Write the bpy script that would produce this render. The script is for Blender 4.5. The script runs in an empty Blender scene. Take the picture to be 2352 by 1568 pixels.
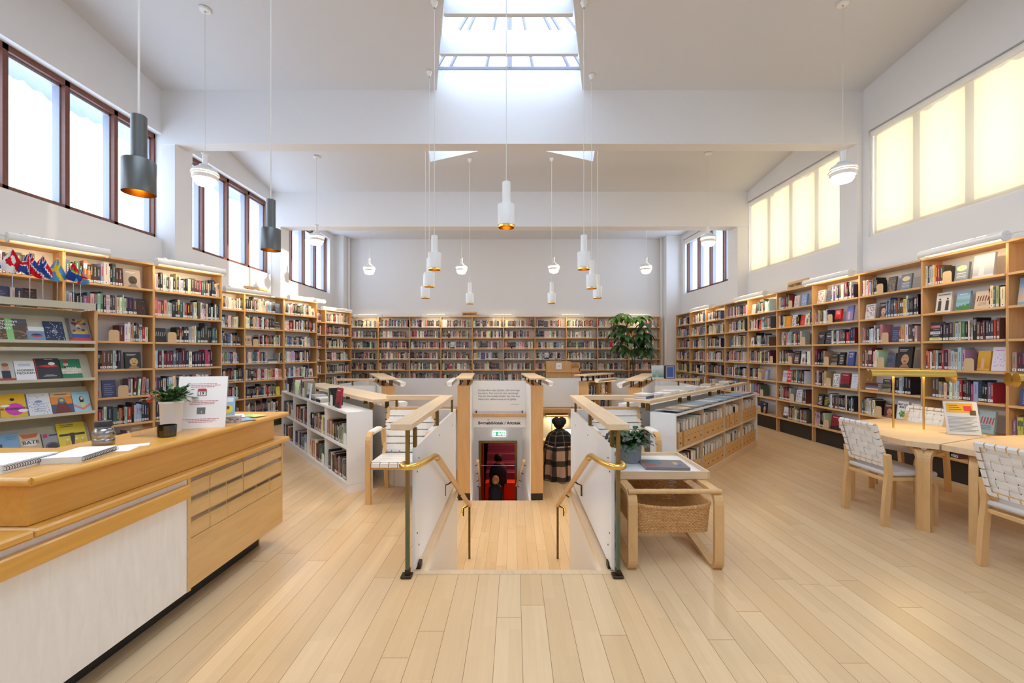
import bpy, bmesh, math, random
from mathutils import Vector, Matrix
random.seed(11)
SC = bpy.context.scene
COL = SC.collection
PI = math.pi
# ---------------------------------------------------------------- camera constants (for a 2352x1568 frame)
F, CX, CY, EYE = 980.0, 1181.0, 811.0, 1.45
def at(px, py, Y):            # point at distance Y seen at a pixel
    return Vector(((px-CX)/F*Y, Y, EYE-(py-CY)/F*Y))
def ground(px, py, z=0.0):    # point of a horizontal plane seen at a pixel
    Y = (EYE-z)*F/(py-CY)
    return Vector(((px-CX)/F*Y, Y, z))
# ---------------------------------------------------------------- materials
def lin(c):
    return tuple(((v/255.0)/12.92 if v/255.0 <= .04045 else ((v/255.0+.055)/1.055)**2.4) for v in c)
def rgba(c): return (*lin(c), 1.0)
MATS = {}
def new_mat(name):
    m = bpy.data.materials.new(name); m.use_nodes = True
    nt = m.node_tree; b = nt.nodes['Principled BSDF']
    MATS[name] = m
    return m, nt, b
def plain(name, c, rough=.5, metal=0.0, spec=.5, emit=None, estr=0.0, noise=.0, nscale=8.0, coat=0.0):
    m, nt, b = new_mat(name)
    b.inputs['Base Color'].default_value = rgba(c)
    b.inputs['Roughness'].default_value = rough
    b.inputs['Metallic'].default_value = metal
    b.inputs['Specular IOR Level'].default_value = spec
    b.inputs['Coat Weight'].default_value = coat
    if emit:
        b.inputs['Emission Color'].default_value = rgba(emit)
        b.inputs['Emission Strength'].default_value = estr
    if noise > 0:
        tc = nt.nodes.new('ShaderNodeTexCoord'); n = nt.nodes.new('ShaderNodeTexNoise')
        n.inputs['Scale'].default_value = nscale; n.inputs['Detail'].default_value = 5
        nt.links.new(tc.outputs['Object'], n.inputs['Vector'])
        mx = nt.nodes.new('ShaderNodeMix'); mx.data_type = 'RGBA'
        mx.inputs['A'].default_value = rgba(tuple(max(0, v*(1-noise)) for v in c))
        mx.inputs['B'].default_value = rgba(tuple(min(255, v*(1+noise)) for v in c))
        nt.links.new(n.outputs['Fac'], mx.inputs['Factor'])
        nt.links.new(mx.outputs['Result'], b.inputs['Base Color'])
    return m
def wood(name, c1, c2, scale=(40, 40, 2.0), rough=.4, coat=0.0):
    m, nt, b = new_mat(name)
    tc = nt.nodes.new('ShaderNodeTexCoord'); mp = nt.nodes.new('ShaderNodeMapping')
    mp.inputs['Scale'].default_value = scale
    nt.links.new(tc.outputs['Object'], mp.inputs['Vector'])
    n = nt.nodes.new('ShaderNodeTexNoise'); n.inputs['Scale'].default_value = 1.0
    n.inputs['Detail'].default_value = 6; n.inputs['Roughness'].default_value = .6; n.inputs['Distortion'].default_value = .6
    nt.links.new(mp.outputs['Vector'], n.inputs['Vector'])
    r = nt.nodes.new('ShaderNodeValToRGB')
    r.color_ramp.elements[0].position = .3; r.color_ramp.elements[1].position = .72
    r.color_ramp.elements[0].color = rgba(c2); r.color_ramp.elements[1].color = rgba(c1)
    nt.links.new(n.outputs['Fac'], r.inputs['Fac'])
    nt.links.new(r.outputs['Color'], b.inputs['Base Color'])
    b.inputs['Roughness'].default_value = rough
    b.inputs['Coat Weight'].default_value = coat
    return m
def vertex_colour(name, rough=.5, spec=.4):
    m, nt, b = new_mat(name)
    a = nt.nodes.new('ShaderNodeAttribute'); a.attribute_name = 'Col'
    nt.links.new(a.outputs['Color'], b.inputs['Base Color'])
    b.inputs['Roughness'].default_value = rough
    b.inputs['Specular IOR Level'].default_value = spec
    return m

plain('wall_white', (228, 229, 231), .85, spec=.2)
plain('ceiling_white', (219, 221, 224), .9, spec=.15)
plain('white_laminate', (236, 235, 233), .35)
plain('white_metal', (235, 235, 232), .35)
plain('white_plastic', (240, 240, 236), .4)
plain('brass', (236, 198, 106), .28, metal=1.0)
plain('old_brass', (120, 96, 50), .42, metal=.85, noise=.25, nscale=30)
def patina_mat():
    # brass post rubbed bright by hands above, green with age toward the floor
    m, nt, b = new_mat('patina')
    tc = nt.nodes.new('ShaderNodeTexCoord'); sp = nt.nodes.new('ShaderNodeSeparateXYZ'); nt.links.new(tc.outputs['Object'], sp.inputs[0])
    n = nt.nodes.new('ShaderNodeTexNoise'); n.inputs['Scale'].default_value = 9; n.inputs['Detail'].default_value = 5; nt.links.new(tc.outputs['Object'], n.inputs['Vector'])
    a = nt.nodes.new('ShaderNodeMath'); a.operation = 'MULTIPLY_ADD'; a.inputs[1].default_value = .7; nt.links.new(n.outputs['Fac'], a.inputs[0]); nt.links.new(sp.outputs['Z'], a.inputs[2])
    r = nt.nodes.new('ShaderNodeValToRGB'); e = r.color_ramp.elements; e[0].position = .62; e[0].color = rgba((92, 112, 92)); e[1].position = 1.0; e[1].color = rgba((142, 112, 58))
    nt.links.new(a.outputs[0], r.inputs['Fac']); nt.links.new(r.outputs['Color'], b.inputs['Base Color']); b.inputs['Metallic'].default_value = .6; b.inputs['Roughness'].default_value = .42
patina_mat()
plain('dark_bronze', (70, 58, 44), .4, metal=.8)
plain('black_metal', (104, 106, 104), .36, metal=.7)
plain('gold_inside', (226, 178, 92), .25, metal=1.0)
plain('kick_black', (38, 36, 34), .5)
plain('window_brown', (112, 66, 50), .45, noise=.12, nscale=20)
plain('window_grey', (150, 152, 165), .45)
plain('rack_metal', (196, 192, 170), .45)
plain('kraft', (205, 158, 96), .75, noise=.05, nscale=60)
plain('kraft_pale', (206, 178, 138), .7)
plain('pot_grey', (138, 142, 146), .7)
plain('pot_white', (225, 222, 218), .6)
plain('soil', (50, 40, 32), .9)
plain('leaf_dark', (44, 84, 40), .35)
plain('leaf_light', (92, 138, 48), .35)
plain('leaf_dusk', (84, 84, 74), .5)
plain('stem_brown', (88, 70, 50), .7)
plain('flower_red', (214, 52, 60), .5)
plain('steel', (158, 156, 154), .2, metal=1.0)
plain('grey_seat', (204, 196, 190), .8)
plain('webbing', (232, 228, 222), .8, noise=.03, nscale=200)
plain('hair_black', (22, 17, 15), .8, noise=.3, nscale=60)
plain('hair_blond', (205, 160, 95), .7)
plain('skin', (140, 92, 66), .55)
plain('skin_fair', (222, 172, 142), .55)
plain('cloth_black', (28, 26, 28), .85)
plain('cloth_blue', (42, 42, 60), .85)
plain('red_wall', (205, 58, 34), .6)
plain('purple_step', (96, 42, 74), .6)
plain('orange_front', (206, 70, 20), .5)
plain('green_strip', (48, 84, 62), .6)
plain('cable_white', (222, 220, 214), .6)
plain('text_black', (24, 24, 26), .6)
plain('text_grey', (120, 120, 122), .6)
plain('text_red', (190, 60, 70), .6)
plain('text_white', (238, 238, 236), .6)
plain('paper', (242, 242, 242), .7)
plain('tube_glow', (255, 240, 215), .5, emit=(255, 228, 184), estr=2.4)
plain('bulb_glow', (255, 240, 215), .5, emit=(255, 226, 180), estr=9.0)
plain('brass_lamp_glow', (255, 235, 200), .5, emit=(255, 214, 140), estr=8.0)
plain('spot_glow', (255, 210, 120), .5, emit=(255, 200, 110), estr=4.0)
plain('exit_green', (30, 170, 110), .5, emit=(60, 190, 130), estr=.5)
plain('exit_white', (245, 255, 250), .5, emit=(240, 255, 245), estr=.8)
plain('screen_glow', (220, 230, 245), .4, emit=(220, 232, 255), estr=1.5)
plain('snow', (205, 216, 230), .8, noise=.08, nscale=12)
wood('birch', (216, 172, 118), (202, 156, 102), (26, 26, 2.2), .42)
wood('birch_shelf', (220, 178, 124), (206, 162, 108), (2.2, 30, 30), .42)
wood('birch_pale', (228, 202, 166), (216, 186, 148), (3.0, 30, 30), .38)
wood('birch_pale_y', (228, 202, 166), (216, 186, 148), (30, 3.0, 30), .38)
wood('bent_birch', (222, 180, 124), (208, 164, 108), (20, 20, 5), .38)
wood('desk_wood', (226, 170, 78), (214, 154, 62), (34, 2.0, 34), .3, coat=.25)
wood('drawer_wood', (224, 184, 124), (212, 170, 110), (34, 3.0, 30), .4)
wood('desk_canvas', (244, 239, 230), (236, 229, 218), (30, 30, 5), .8)
wood('wicker', (224, 178, 118), (188, 140, 86), (60, 60, 60), .7)
vertex_colour('book_cover', .45)
vertex_colour('flag_cloth', .85, .1)

def glass_mat(name, tint=(255, 255, 255), gloss=.05):
    m = bpy.data.materials.new(name); m.use_nodes = True; nt = m.node_tree
    nt.nodes.remove(nt.nodes['Principled BSDF'])
    t = nt.nodes.new('ShaderNodeBsdfTransparent'); t.inputs['Color'].default_value = rgba(tint)
    g = nt.nodes.new('ShaderNodeBsdfGlossy'); g.inputs['Roughness'].default_value = .03
    mx = nt.nodes.new('ShaderNodeMixShader'); mx.inputs['Fac'].default_value = gloss
    nt.links.new(t.outputs[0], mx.inputs[1]); nt.links.new(g.outputs[0], mx.inputs[2])
    nt.links.new(mx.outputs[0], nt.nodes['Material Output'].inputs['Surface'])
    MATS[name] = m
glass_mat('pane_glass', (250, 252, 255), .05)
glass_mat('clear_acrylic', (250, 250, 250), .12)
glass_mat('smoky_glass', (120, 118, 112), .12)
def blind_mat():
    m = bpy.data.materials.new('blind_fabric'); m.use_nodes = True; nt = m.node_tree
    nt.nodes.remove(nt.nodes['Principled BSDF'])
    d = nt.nodes.new('ShaderNodeBsdfDiffuse'); d.inputs['Color'].default_value = rgba((238, 232, 218))
    t = nt.nodes.new('ShaderNodeBsdfTranslucent'); t.inputs['Color'].default_value = rgba((246, 234, 210))
    mx = nt.nodes.new('ShaderNodeMixShader'); mx.inputs['Fac'].default_value = .5
    nt.links.new(d.outputs[0], mx.inputs[1]); nt.links.new(t.outputs[0], mx.inputs[2])
    nt.links.new(mx.outputs[0], nt.nodes['Material Output'].inputs['Surface'])
    MATS['blind_fabric'] = m
blind_mat()
def floor_mat():
    m, nt, b = new_mat('floor_planks')
    tc = nt.nodes.new('ShaderNodeTexCoord'); mp = nt.nodes.new('ShaderNodeMapping')
    mp.inputs['Rotation'].default_value = (0, 0, PI/2); mp.inputs['Location'].default_value = (.31, .0955, 0)
    nt.links.new(tc.outputs['Object'], mp.inputs['Vector'])
    def plank_coords(row, length, seed):
        # shift every row of boards by its own random amount so the butt joints never line up
        sp = nt.nodes.new('ShaderNodeSeparateXYZ'); nt.links.new(mp.outputs['Vector'], sp.inputs[0])
        dv = nt.nodes.new('ShaderNodeMath'); dv.operation = 'DIVIDE'; dv.inputs[1].default_value = row; nt.links.new(sp.outputs['Y'], dv.inputs[0])
        fl = nt.nodes.new('ShaderNodeMath'); fl.operation = 'FLOOR'; nt.links.new(dv.outputs[0], fl.inputs[0])
        ad = nt.nodes.new('ShaderNodeMath'); ad.operation = 'ADD'; ad.inputs[1].default_value = seed; nt.links.new(fl.outputs[0], ad.inputs[0])
        wn = nt.nodes.new('ShaderNodeTexWhiteNoise'); wn.noise_dimensions = '1D'; nt.links.new(ad.outputs[0], wn.inputs['W'])
        ml = nt.nodes.new('ShaderNodeMath'); ml.operation = 'MULTIPLY_ADD'; ml.inputs[1].default_value = length*5; nt.links.new(wn.outputs['Value'], ml.inputs[0]); nt.links.new(sp.outputs['X'], ml.inputs[2])
        cb = nt.nodes.new('ShaderNodeCombineXYZ'); nt.links.new(ml.outputs[0], cb.inputs['X']); nt.links.new(sp.outputs['Y'], cb.inputs['Y'])
        return cb.outputs[0]
    br = nt.nodes.new('ShaderNodeTexBrick')
    for k, v in (('Scale', 1.0), ('Mortar Size', .0013), ('Mortar Smooth', .1), ('Bias', 0.0), ('Brick Width', 2.1), ('Row Height', .1347)):
        br.inputs[k].default_value = v
    br.offset = 0
    br.inputs['Color1'].default_value = rgba((231, 200, 156)); br.inputs['Color2'].default_value = rgba((220, 185, 138))
    br.inputs['Mortar'].default_value = rgba((134, 98, 64))
    nt.links.new(plank_coords(.1347, 2.1, 3), br.inputs['Vector'])
    # every plank is glued from two staves of slightly different tone
    br2 = nt.nodes.new('ShaderNodeTexBrick')
    for k, v in (('Scale', 1.0), ('Mortar Size', 0.0), ('Mortar Smooth', 0.0), ('Bias', 0.0), ('Brick Width', .62), ('Row Height', .06735)):
        br2.inputs[k].default_value = v
    br2.offset = 0
    br2.inputs['Color1'].default_value = (1, 1, 1, 1); br2.inputs['Color2'].default_value = (.93, .915, .90, 1); br2.inputs['Mortar'].default_value = (.96, .95, .94, 1)
    nt.links.new(plank_coords(.06735, .62, 17), br2.inputs['Vector'])
    mp2 = nt.nodes.new('ShaderNodeMapping'); mp2.inputs['Scale'].default_value = (60, 3, 1)
    nt.links.new(tc.outputs['Object'], mp2.inputs['Vector'])
    n = nt.nodes.new('ShaderNodeTexNoise'); n.inputs['Scale'].default_value = 1; n.inputs['Detail'].default_value = 5
    nt.links.new(mp2.outputs['Vector'], n.inputs['Vector'])
    mr = nt.nodes.new('ShaderNodeMapRange'); mr.inputs['To Min'].default_value = .92; mr.inputs['To Max'].default_value = 1.06
    nt.links.new(n.outputs['Fac'], mr.inputs['Value'])
    m1 = nt.nodes.new('ShaderNodeMix'); m1.data_type = 'RGBA'; m1.blend_type = 'MULTIPLY'; m1.inputs['Factor'].default_value = 1
    nt.links.new(br.outputs['Color'], m1.inputs['A']); nt.links.new(br2.outputs['Color'], m1.inputs['B'])
    m2 = nt.nodes.new('ShaderNodeMix'); m2.data_type = 'RGBA'; m2.blend_type = 'MULTIPLY'; m2.inputs['Factor'].default_value = 1
    nt.links.new(m1.outputs['Result'], m2.inputs['A']); nt.links.new(mr.outputs['Result'], m2.inputs['B'])
    nt.links.new(m2.outputs['Result'], b.inputs['Base Color'])
    n2 = nt.nodes.new('ShaderNodeTexNoise'); n2.inputs['Scale'].default_value = 2.5; n2.inputs['Detail'].default_value = 4
    nt.links.new(tc.outputs['Object'], n2.inputs['Vector'])
    mr2 = nt.nodes.new('ShaderNodeMapRange'); mr2.inputs['To Min'].default_value = .27; mr2.inputs['To Max'].default_value = .33
    nt.links.new(n2.outputs['Fac'], mr2.inputs['Value']); nt.links.new(mr2.outputs['Result'], b.inputs['Roughness'])
    b.inputs['Specular IOR Level'].default_value = .45
floor_mat()
def plaid_mat(name='plaid_wool', cols=((188, 154, 130), (72, 60, 52), (22, 20, 20)), wd=.36):
    m, nt, b = new_mat(name)
    tc = nt.nodes.new('ShaderNodeTexCoord')
    sep = nt.nodes.new('ShaderNodeSeparateXYZ'); nt.links.new(tc.outputs['UV'], sep.inputs[0])
    def band(out, freq, lo, hi, off):
        mu = nt.nodes.new('ShaderNodeMath'); mu.operation = 'MULTIPLY_ADD'; mu.inputs[1].default_value = freq; mu.inputs[2].default_value = off
        nt.links.new(out, mu.inputs[0])
        fr = nt.nodes.new('ShaderNodeMath'); fr.operation = 'FRACT'; nt.links.new(mu.outputs[0], fr.inputs[0])
        lt = nt.nodes.new('ShaderNodeMath'); lt.operation = 'LESS_THAN'; lt.inputs[1].default_value = hi; nt.links.new(fr.outputs[0], lt.inputs[0])
        gt = nt.nodes.new('ShaderNodeMath'); gt.operation = 'GREATER_THAN'; gt.inputs[1].default_value = lo; nt.links.new(fr.outputs[0], gt.inputs[0])
        a = nt.nodes.new('ShaderNodeMath'); a.operation = 'MULTIPLY'; nt.links.new(lt.outputs[0], a.inputs[0]); nt.links.new(gt.outputs[0], a.inputs[1])
        return a.outputs[0]
    u = band(sep.outputs[0], 5.0, .0, wd, .1); v = band(sep.outputs[1], 5.0, .0, wd, .3)
    ad = nt.nodes.new('ShaderNodeMath'); ad.operation = 'ADD'; nt.links.new(u, ad.inputs[0]); nt.links.new(v, ad.inputs[1])
    hf = nt.nodes.new('ShaderNodeMath'); hf.operation = 'MULTIPLY'; hf.inputs[1].default_value = .5; nt.links.new(ad.outputs[0], hf.inputs[0])
    r = nt.nodes.new('ShaderNodeValToRGB')
    r.color_ramp.interpolation = 'CONSTANT'
    e = r.color_ramp.elements; e[0].position = 0; e[0].color = rgba(cols[0]); e[1].position = .4; e[1].color = rgba(cols[1])
    e2 = e.new(.8); e2.color = rgba(cols[2])
    nt.links.new(hf.outputs[0], r.inputs['Fac']); nt.links.new(r.outputs['Color'], b.inputs['Base Color'])
    b.inputs['Roughness'].default_value = .95
    return m
plaid_mat(); plaid_mat('plaid_dark', ((26, 23, 22), (104, 92, 82), (150, 134, 118)), .10)

# ---------------------------------------------------------------- mesh builder
class MB:
    def __init__(s): s.v = []; s.f = []; s.c = []; s.uv = None
    def face(s, pts, col=None):
        i = len(s.v); s.v += [tuple(p) for p in pts]; s.f.append(tuple(range(i, i+len(pts)))); s.c.append(col)
    def faces(s, vs, fs, col=None):
        i = len(s.v); s.v += [tuple(p) for p in vs]
        for f in fs: s.f.append(tuple(i+k for k in f)); s.c.append(col)
    def box(s, x0, x1, y0, y1, z0, z1, col=None, M=None, bev=0.0):
        if bev > 0:
            return s.cbox(x0, x1, y0, y1, z0, z1, bev, col, M)
        p = [Vector(q) for q in ((x0,y0,z0),(x1,y0,z0),(x1,y1,z0),(x0,y1,z0),(x0,y0,z1),(x1,y0,z1),(x1,y1,z1),(x0,y1,z1))]
        if M is not None: p = [M @ q for q in p]
        s.faces(p, ((0,3,2,1),(4,5,6,7),(0,1,5,4),(1,2,6,5),(2,3,7,6),(3,0,4,7)), col)
        return s
    def cbox(s, x0, x1, y0, y1, z0, z1, b, col=None, M=None):
        # chamfered box
        b = min(b, (x1-x0)*.45, (y1-y0)*.45, (z1-z0)*.45)
        pts = []; idx = {}
        for ix, x in enumerate((x0, x1)):
            for iy, y in enumerate((y0, y1)):
                for iz, z in enumerate((z0, z1)):
                    sx, sy, sz = (b if ix == 0 else -b), (b if iy == 0 else -b), (b if iz == 0 else -b)
                    for a, q in (('x', (x, y+sy, z+sz)), ('y', (x+sx, y, z+sz)), ('z', (x+sx, y+sy, z))):
                        idx[(ix, iy, iz, a)] = len(pts); pts.append(Vector(q))
        fs = []
        g = idx
        for k in (0, 1):
            q = [g[(k,0,0,'x')], g[(k,1,0,'x')], g[(k,1,1,'x')], g[(k,0,1,'x')]]; fs.append(q[::-1] if k == 0 else q)
            q = [g[(0,k,0,'y')], g[(1,k,0,'y')], g[(1,k,1,'y')], g[(0,k,1,'y')]]; fs.append(q if k == 0 else q[::-1])
            q = [g[(0,0,k,'z')], g[(1,0,k,'z')], g[(1,1,k,'z')], g[(0,1,k,'z')]]; fs.append(q[::-1] if k == 0 else q)
        for a in (0, 1):
            for c in (0, 1):
                fs.append([g[(0,a,c,'y')], g[(1,a,c,'y')], g[(1,a,c,'z')], g[(0,a,c,'z')]])
                fs.append([g[(a,0,c,'x')], g[(a,1,c,'x')], g[(a,1,c,'z')], g[(a,0,c,'z')]])
                fs.append([g[(a,c,0,'x')], g[(a,c,1,'x')], g[(a,c,1,'y')], g[(a,c,0,'y')]])
        for ix in (0, 1):
            for iy in (0, 1):
                for iz in (0, 1):
                    fs.append([g[(ix,iy,iz,'x')], g[(ix,iy,iz,'y')], g[(ix,iy,iz,'z')]])
        if M is not None: pts = [M @ q for q in pts]
        s.faces(pts, fs, col); s.fix = True
        return s
    def prism(s, poly, z0, z1, col=None):
        n = len(poly); a = sum(poly[i][0]*poly[(i+1) % n][1]-poly[(i+1) % n][0]*poly[i][1] for i in range(n))
        if a < 0: poly = poly[::-1]
        v = [(x, y, z0) for x, y in poly]+[(x, y, z1) for x, y in poly]
        s.faces(v, [tuple(range(n-1, -1, -1)), tuple(range(n, 2*n))]+[(i, (i+1) % n, n+(i+1) % n, n+i) for i in range(n)], col)
        return s
    def extrude(s, pts, vec, col=None):
        # closed planar outline (3-D points) swept along vec
        n = len(pts); vec = Vector(vec); a = [Vector(p) for p in pts]
        s.faces(a+[p+vec for p in a], [tuple(range(n-1, -1, -1)), tuple(range(n, 2*n))]+[(i, (i+1) % n, n+(i+1) % n, n+i) for i in range(n)], col)
        s.fix = True
        return s
    def tube(s, path, r, n=10, col=None, cap=True, closed=False):
        path = [Vector(p) for p in path]; m = len(path); rr = r if isinstance(r, (list, tuple)) else [r]*m
        base = len(s.v); up = None
        for i, p in enumerate(path):
            if closed: t = path[(i+1) % m]-path[i-1]
            else: t = path[min(i+1, m-1)]-path[max(i-1, 0)]
            t.normalize()
            if up is None:
                up = Vector((0, 0, 1)) if abs(t.z) < .9 else Vector((1, 0, 0))
            a = t.cross(up)
            if a.length < 1e-5: a = t.cross(Vector((0, 1, 0)))
            a.normalize(); b = a.cross(t).normalized(); up = b
            for k in range(n):
                q = 2*PI*k/n
                s.v.append(tuple(p+a*math.cos(q)*rr[i]+b*math.sin(q)*rr[i]))
        for i in range(m if closed else m-1):
            j = (i+1) % m
            for k in range(n):
                s.f.append((base+i*n+k, base+i*n+(k+1) % n, base+j*n+(k+1) % n, base+j*n+k)); s.c.append(col)
        if cap and not closed:
            s.f.append(tuple(base+k for k in range(n-1, -1, -1))); s.c.append(col)
            s.f.append(tuple(base+(m-1)*n+k for k in range(n))); s.c.append(col)
        s.fix = True
        return s
    def ribbon(s, path, w, t, side, col=None, closed=False):
        # flat strip (w across `side`, t thick) bent along a path
        path = [Vector(p) for p in path]; side = Vector(side).normalized(); m = len(path); base = len(s.v)
        for i, p in enumerate(path):
            if closed: tg = path[(i+1) % m]-path[i-1]
            else: tg = path[min(i+1, m-1)]-path[max(i-1, 0)]
            nrm = tg.normalized().cross(side).normalized()
            for a, b in ((-1, -1), (1, -1), (1, 1), (-1, 1)):
                s.v.append(tuple(p+side*(a*w/2)+nrm*(b*t/2)))
        for i in range(m if closed else m-1):
            j = (i+1) % m
            for k in range(4):
                s.f.append((base+i*4+k, base+i*4+(k+1) % 4, base+j*4+(k+1) % 4, base+j*4+k)); s.c.append(col)
        if not closed:
            s.f.append((base+3, base+2, base+1, base)); s.c.append(col)
            e = base+(m-1)*4; s.f.append((e, e+1, e+2, e+3)); s.c.append(col)
        s.fix = True
        return s
    def lathe(s, prof, n=24, c=(0, 0, 0), col=None, axis='z'):
        base = len(s.v); m = len(prof)
        for r, z in prof:
            for k in range(n):
                q = 2*PI*k/n
                if axis == 'z': s.v.append((c[0]+r*math.cos(q), c[1]+r*math.sin(q), c[2]+z))
                elif axis == 'x': s.v.append((c[0]+z, c[1]+r*math.cos(q), c[2]+r*math.sin(q)))
                else: s.v.append((c[0]+r*math.sin(q), c[1]+z, c[2]+r*math.cos(q)))
        for i in range(m-1):
            for k in range(n):
                s.f.append((base+i*n+k, base+i*n+(k+1) % n, base+(i+1)*n+(k+1) % n, base+(i+1)*n+k)); s.c.append(col)
        return s
    def build(s, name, mat, parent=None, smooth=False, props=None):
        me = bpy.data.meshes.new(name); me.from_pydata(s.v, [], s.f); me.validate()
        if getattr(s, 'fix', False):
            bm = bmesh.new(); bm.from_mesh(me); bmesh.ops.recalc_face_normals(bm, faces=bm.faces); bm.to_mesh(me); bm.free()
        if any(c is not None for c in s.c):
            ca = me.color_attributes.new('Col', 'FLOAT_COLOR', 'CORNER')
            buf = []
            for f, c in zip(s.f, s.c):
                buf += list((*(c or (.8, .8, .8)), 1.0))*len(f)
            if len(buf) == len(ca.data)*4: ca.data.foreach_set('color', buf)
        if s.uv:
            ul = me.uv_layers.new(name='UVMap')
            for p in me.polygons:
                for li in p.loop_indices: ul.data[li].uv = s.uv[me.loops[li].vertex_index]
        if smooth:
            me.polygons.foreach_set('use_smooth', [True]*len(me.polygons))
            if smooth != 'all': me.set_sharp_from_angle(angle=R(38))
        me.materials.append(MATS[mat] if isinstance(mat, str) else mat)
        o = bpy.data.objects.new(name, me); COL.objects.link(o)
        if parent is not None: o.parent = parent
        for k, v in (props or {}).items(): o[k] = v
        return o
def R(d): return d*PI/180
def tag(o, label, cat, group=None, kind=None):
    o['label'] = label; o['category'] = cat
    if group: o['group'] = group
    if kind: o['kind'] = kind
    return o
def thing(name, label, cat, loc=(0, 0, 0), rz=0.0, group=None):
    o = bpy.data.objects.new(name, None); COL.objects.link(o); o.empty_display_size = .1
    o.location = loc; o.rotation_euler = (0, 0, rz)
    return tag(o, label, cat, group)
KIDS = {}
def kids(o): return [c for c in COL.objects if c.parent is o]
def copy_tree(o, parent=None, label=None):
    c = o.copy(); COL.objects.link(c)
    if parent is not None: c.parent = parent
    if label: c['label'] = label
    for ch in kids(o): copy_tree(ch, c)
    return c
def struct(o, name=None):
    o['kind'] = 'structure'; return o
def text(name, s, size, mat, parent, loc, rot=(PI/2, 0, 0), align='CENTER', extrude=.0004, bold=0.0, space=1.0, shear=0.0):
    cu = bpy.data.curves.new(name, 'FONT'); cu.body = s; cu.size = size; cu.align_x = align; cu.align_y = 'CENTER'
    cu.extrude = extrude; cu.offset = bold; cu.space_character = space; cu.shear = shear; cu.resolution_u = 3
    tmp = bpy.data.objects.new('lettering_tmp', cu); COL.objects.link(tmp)
    bpy.context.view_layer.update()
    me = bpy.data.meshes.new_from_object(tmp.evaluated_get(bpy.context.evaluated_depsgraph_get()))
    bpy.data.objects.remove(tmp); bpy.data.curves.remove(cu)
    me.name = name; me.materials.clear(); me.materials.append(MATS[mat])
    o = bpy.data.objects.new(name, me); COL.objects.link(o); o.parent = parent; o.location = loc; o.rotation_euler = rot
    return o
def arc(c, r, a0, a1, n, plane='yz'):
    out = []
    for i in range(n+1):
        a = R(a0+(a1-a0)*i/n); p, q = r*math.cos(a), r*math.sin(a)
        out.append((c[0], c[1]+p, c[2]+q) if plane == 'yz' else ((c[0]+p, c[1], c[2]+q) if plane == 'xz' else (c[0]+p, c[1]+q, c[2])))
    return out
# ================================================================ THE SETTING
WL = lambda y: -5.5
WR = lambda y: 5.45-.055*(y-6.55)
YB, YN, LOW, LOW2 = 13.4, -3.0, -1.24, -2.75
def ceil_z(y):
    if y <= 6.75: return 5.55+.132*(6.65-y)
    if y <= 9.8: return 5.10+.15*(9.65-y)
    return 5.03
def slab(mb, side, y0, y1, o0, o1, z0, z1):
    # piece of a side wall between two offsets (outwards positive) from its inner face
    if side == 'left': p = [(WL(y0)-o0, y0), (WL(y1)-o0, y1), (WL(y1)-o1, y1), (WL(y0)-o1, y0)]
    else: p = [(WR(y0)+o0, y0), (WR(y1)+o0, y1), (WR(y1)+o1, y1), (WR(y0)+o1, y0)]
    mb.prism(p, z0, z1)
OPEN = {'left': [(-1.95, .65), (1.03, 3.65), (4.05, 6.67), (7.05, 9.67), (10.1, 12.74)],
        'right': [(-1.95, .65), (1.0, 3.6), (3.95, 6.56), (7.05, 9.68), (10.2, 12.86)]}  # first two openings per side are unseen, added to let in fill light
ZS, ZT = 3.23, 4.87
for side in ('left', 'right'):
    mb = MB(); y = YN
    for a, b in OPEN[side]:
        slab(mb, side, y, a, 0, .34, 0, 7)
        slab(mb, side, a, b, 0, .34, 0, ZS); slab(mb, side, a, b, 0, .34, ZT, 7)
        y = b
    slab(mb, side, y, YB+.3, 0, .34, 0, 7)
    struct(mb.build('wall_'+side, 'wall_white'))
mb = MB(); mb.box(-6, 6.4, YB, YB+.3, 0, 7); struct(mb.build('wall_back', 'wall_white'))
mb = MB(); mb.box(-6, 6.6, YN-.3, YN, 0, 7); struct(mb.build('wall_front', 'wall_white'))
# piers and beams
mb = MB()
for y in (6.67, 9.68): mb.box(-5.52, -5.3, y-.005, y+.36, 0, 5.7)
mb.box(-5.52, -5.2, 13.0, YB+.01, 0, 5.2)
mb.lathe([(.045, 0), (.045, 5.1)], 12, (-5.16, 13.3, 0))
struct(mb.build('trim_1', 'wall_white'))
mb = MB()
mb.box(5.354, 5.6, 6.662, 7.02, 0, 5.7); mb.box(5.06, 5.5, 9.662, 10.1, 0, 5.4); mb.box(4.64, 5.2, 13.0, YB+.01, 0, 5.2)
mb.lathe([(.045, 0), (.045, 5.1)], 12, (4.6, 13.32, 0))
struct(mb.build('trim_2', 'wall_white'))
for i, (y0, y1, z0, z1) in enumerate(((6.65, 6.89, 4.714, 5.75), (9.65, 9.96, 4.315, 5.3), (3.6, 3.86, 5.15, 6.1), (.6, .86, 5.55, 6.6))):
    mb = MB(); mb.box(-5.5, 5.6 if y0 < 9 else 5.32, y0, y1, z0, z1)
    struct(mb.build('beam_%d' % (i+1), 'wall_white'))
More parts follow.
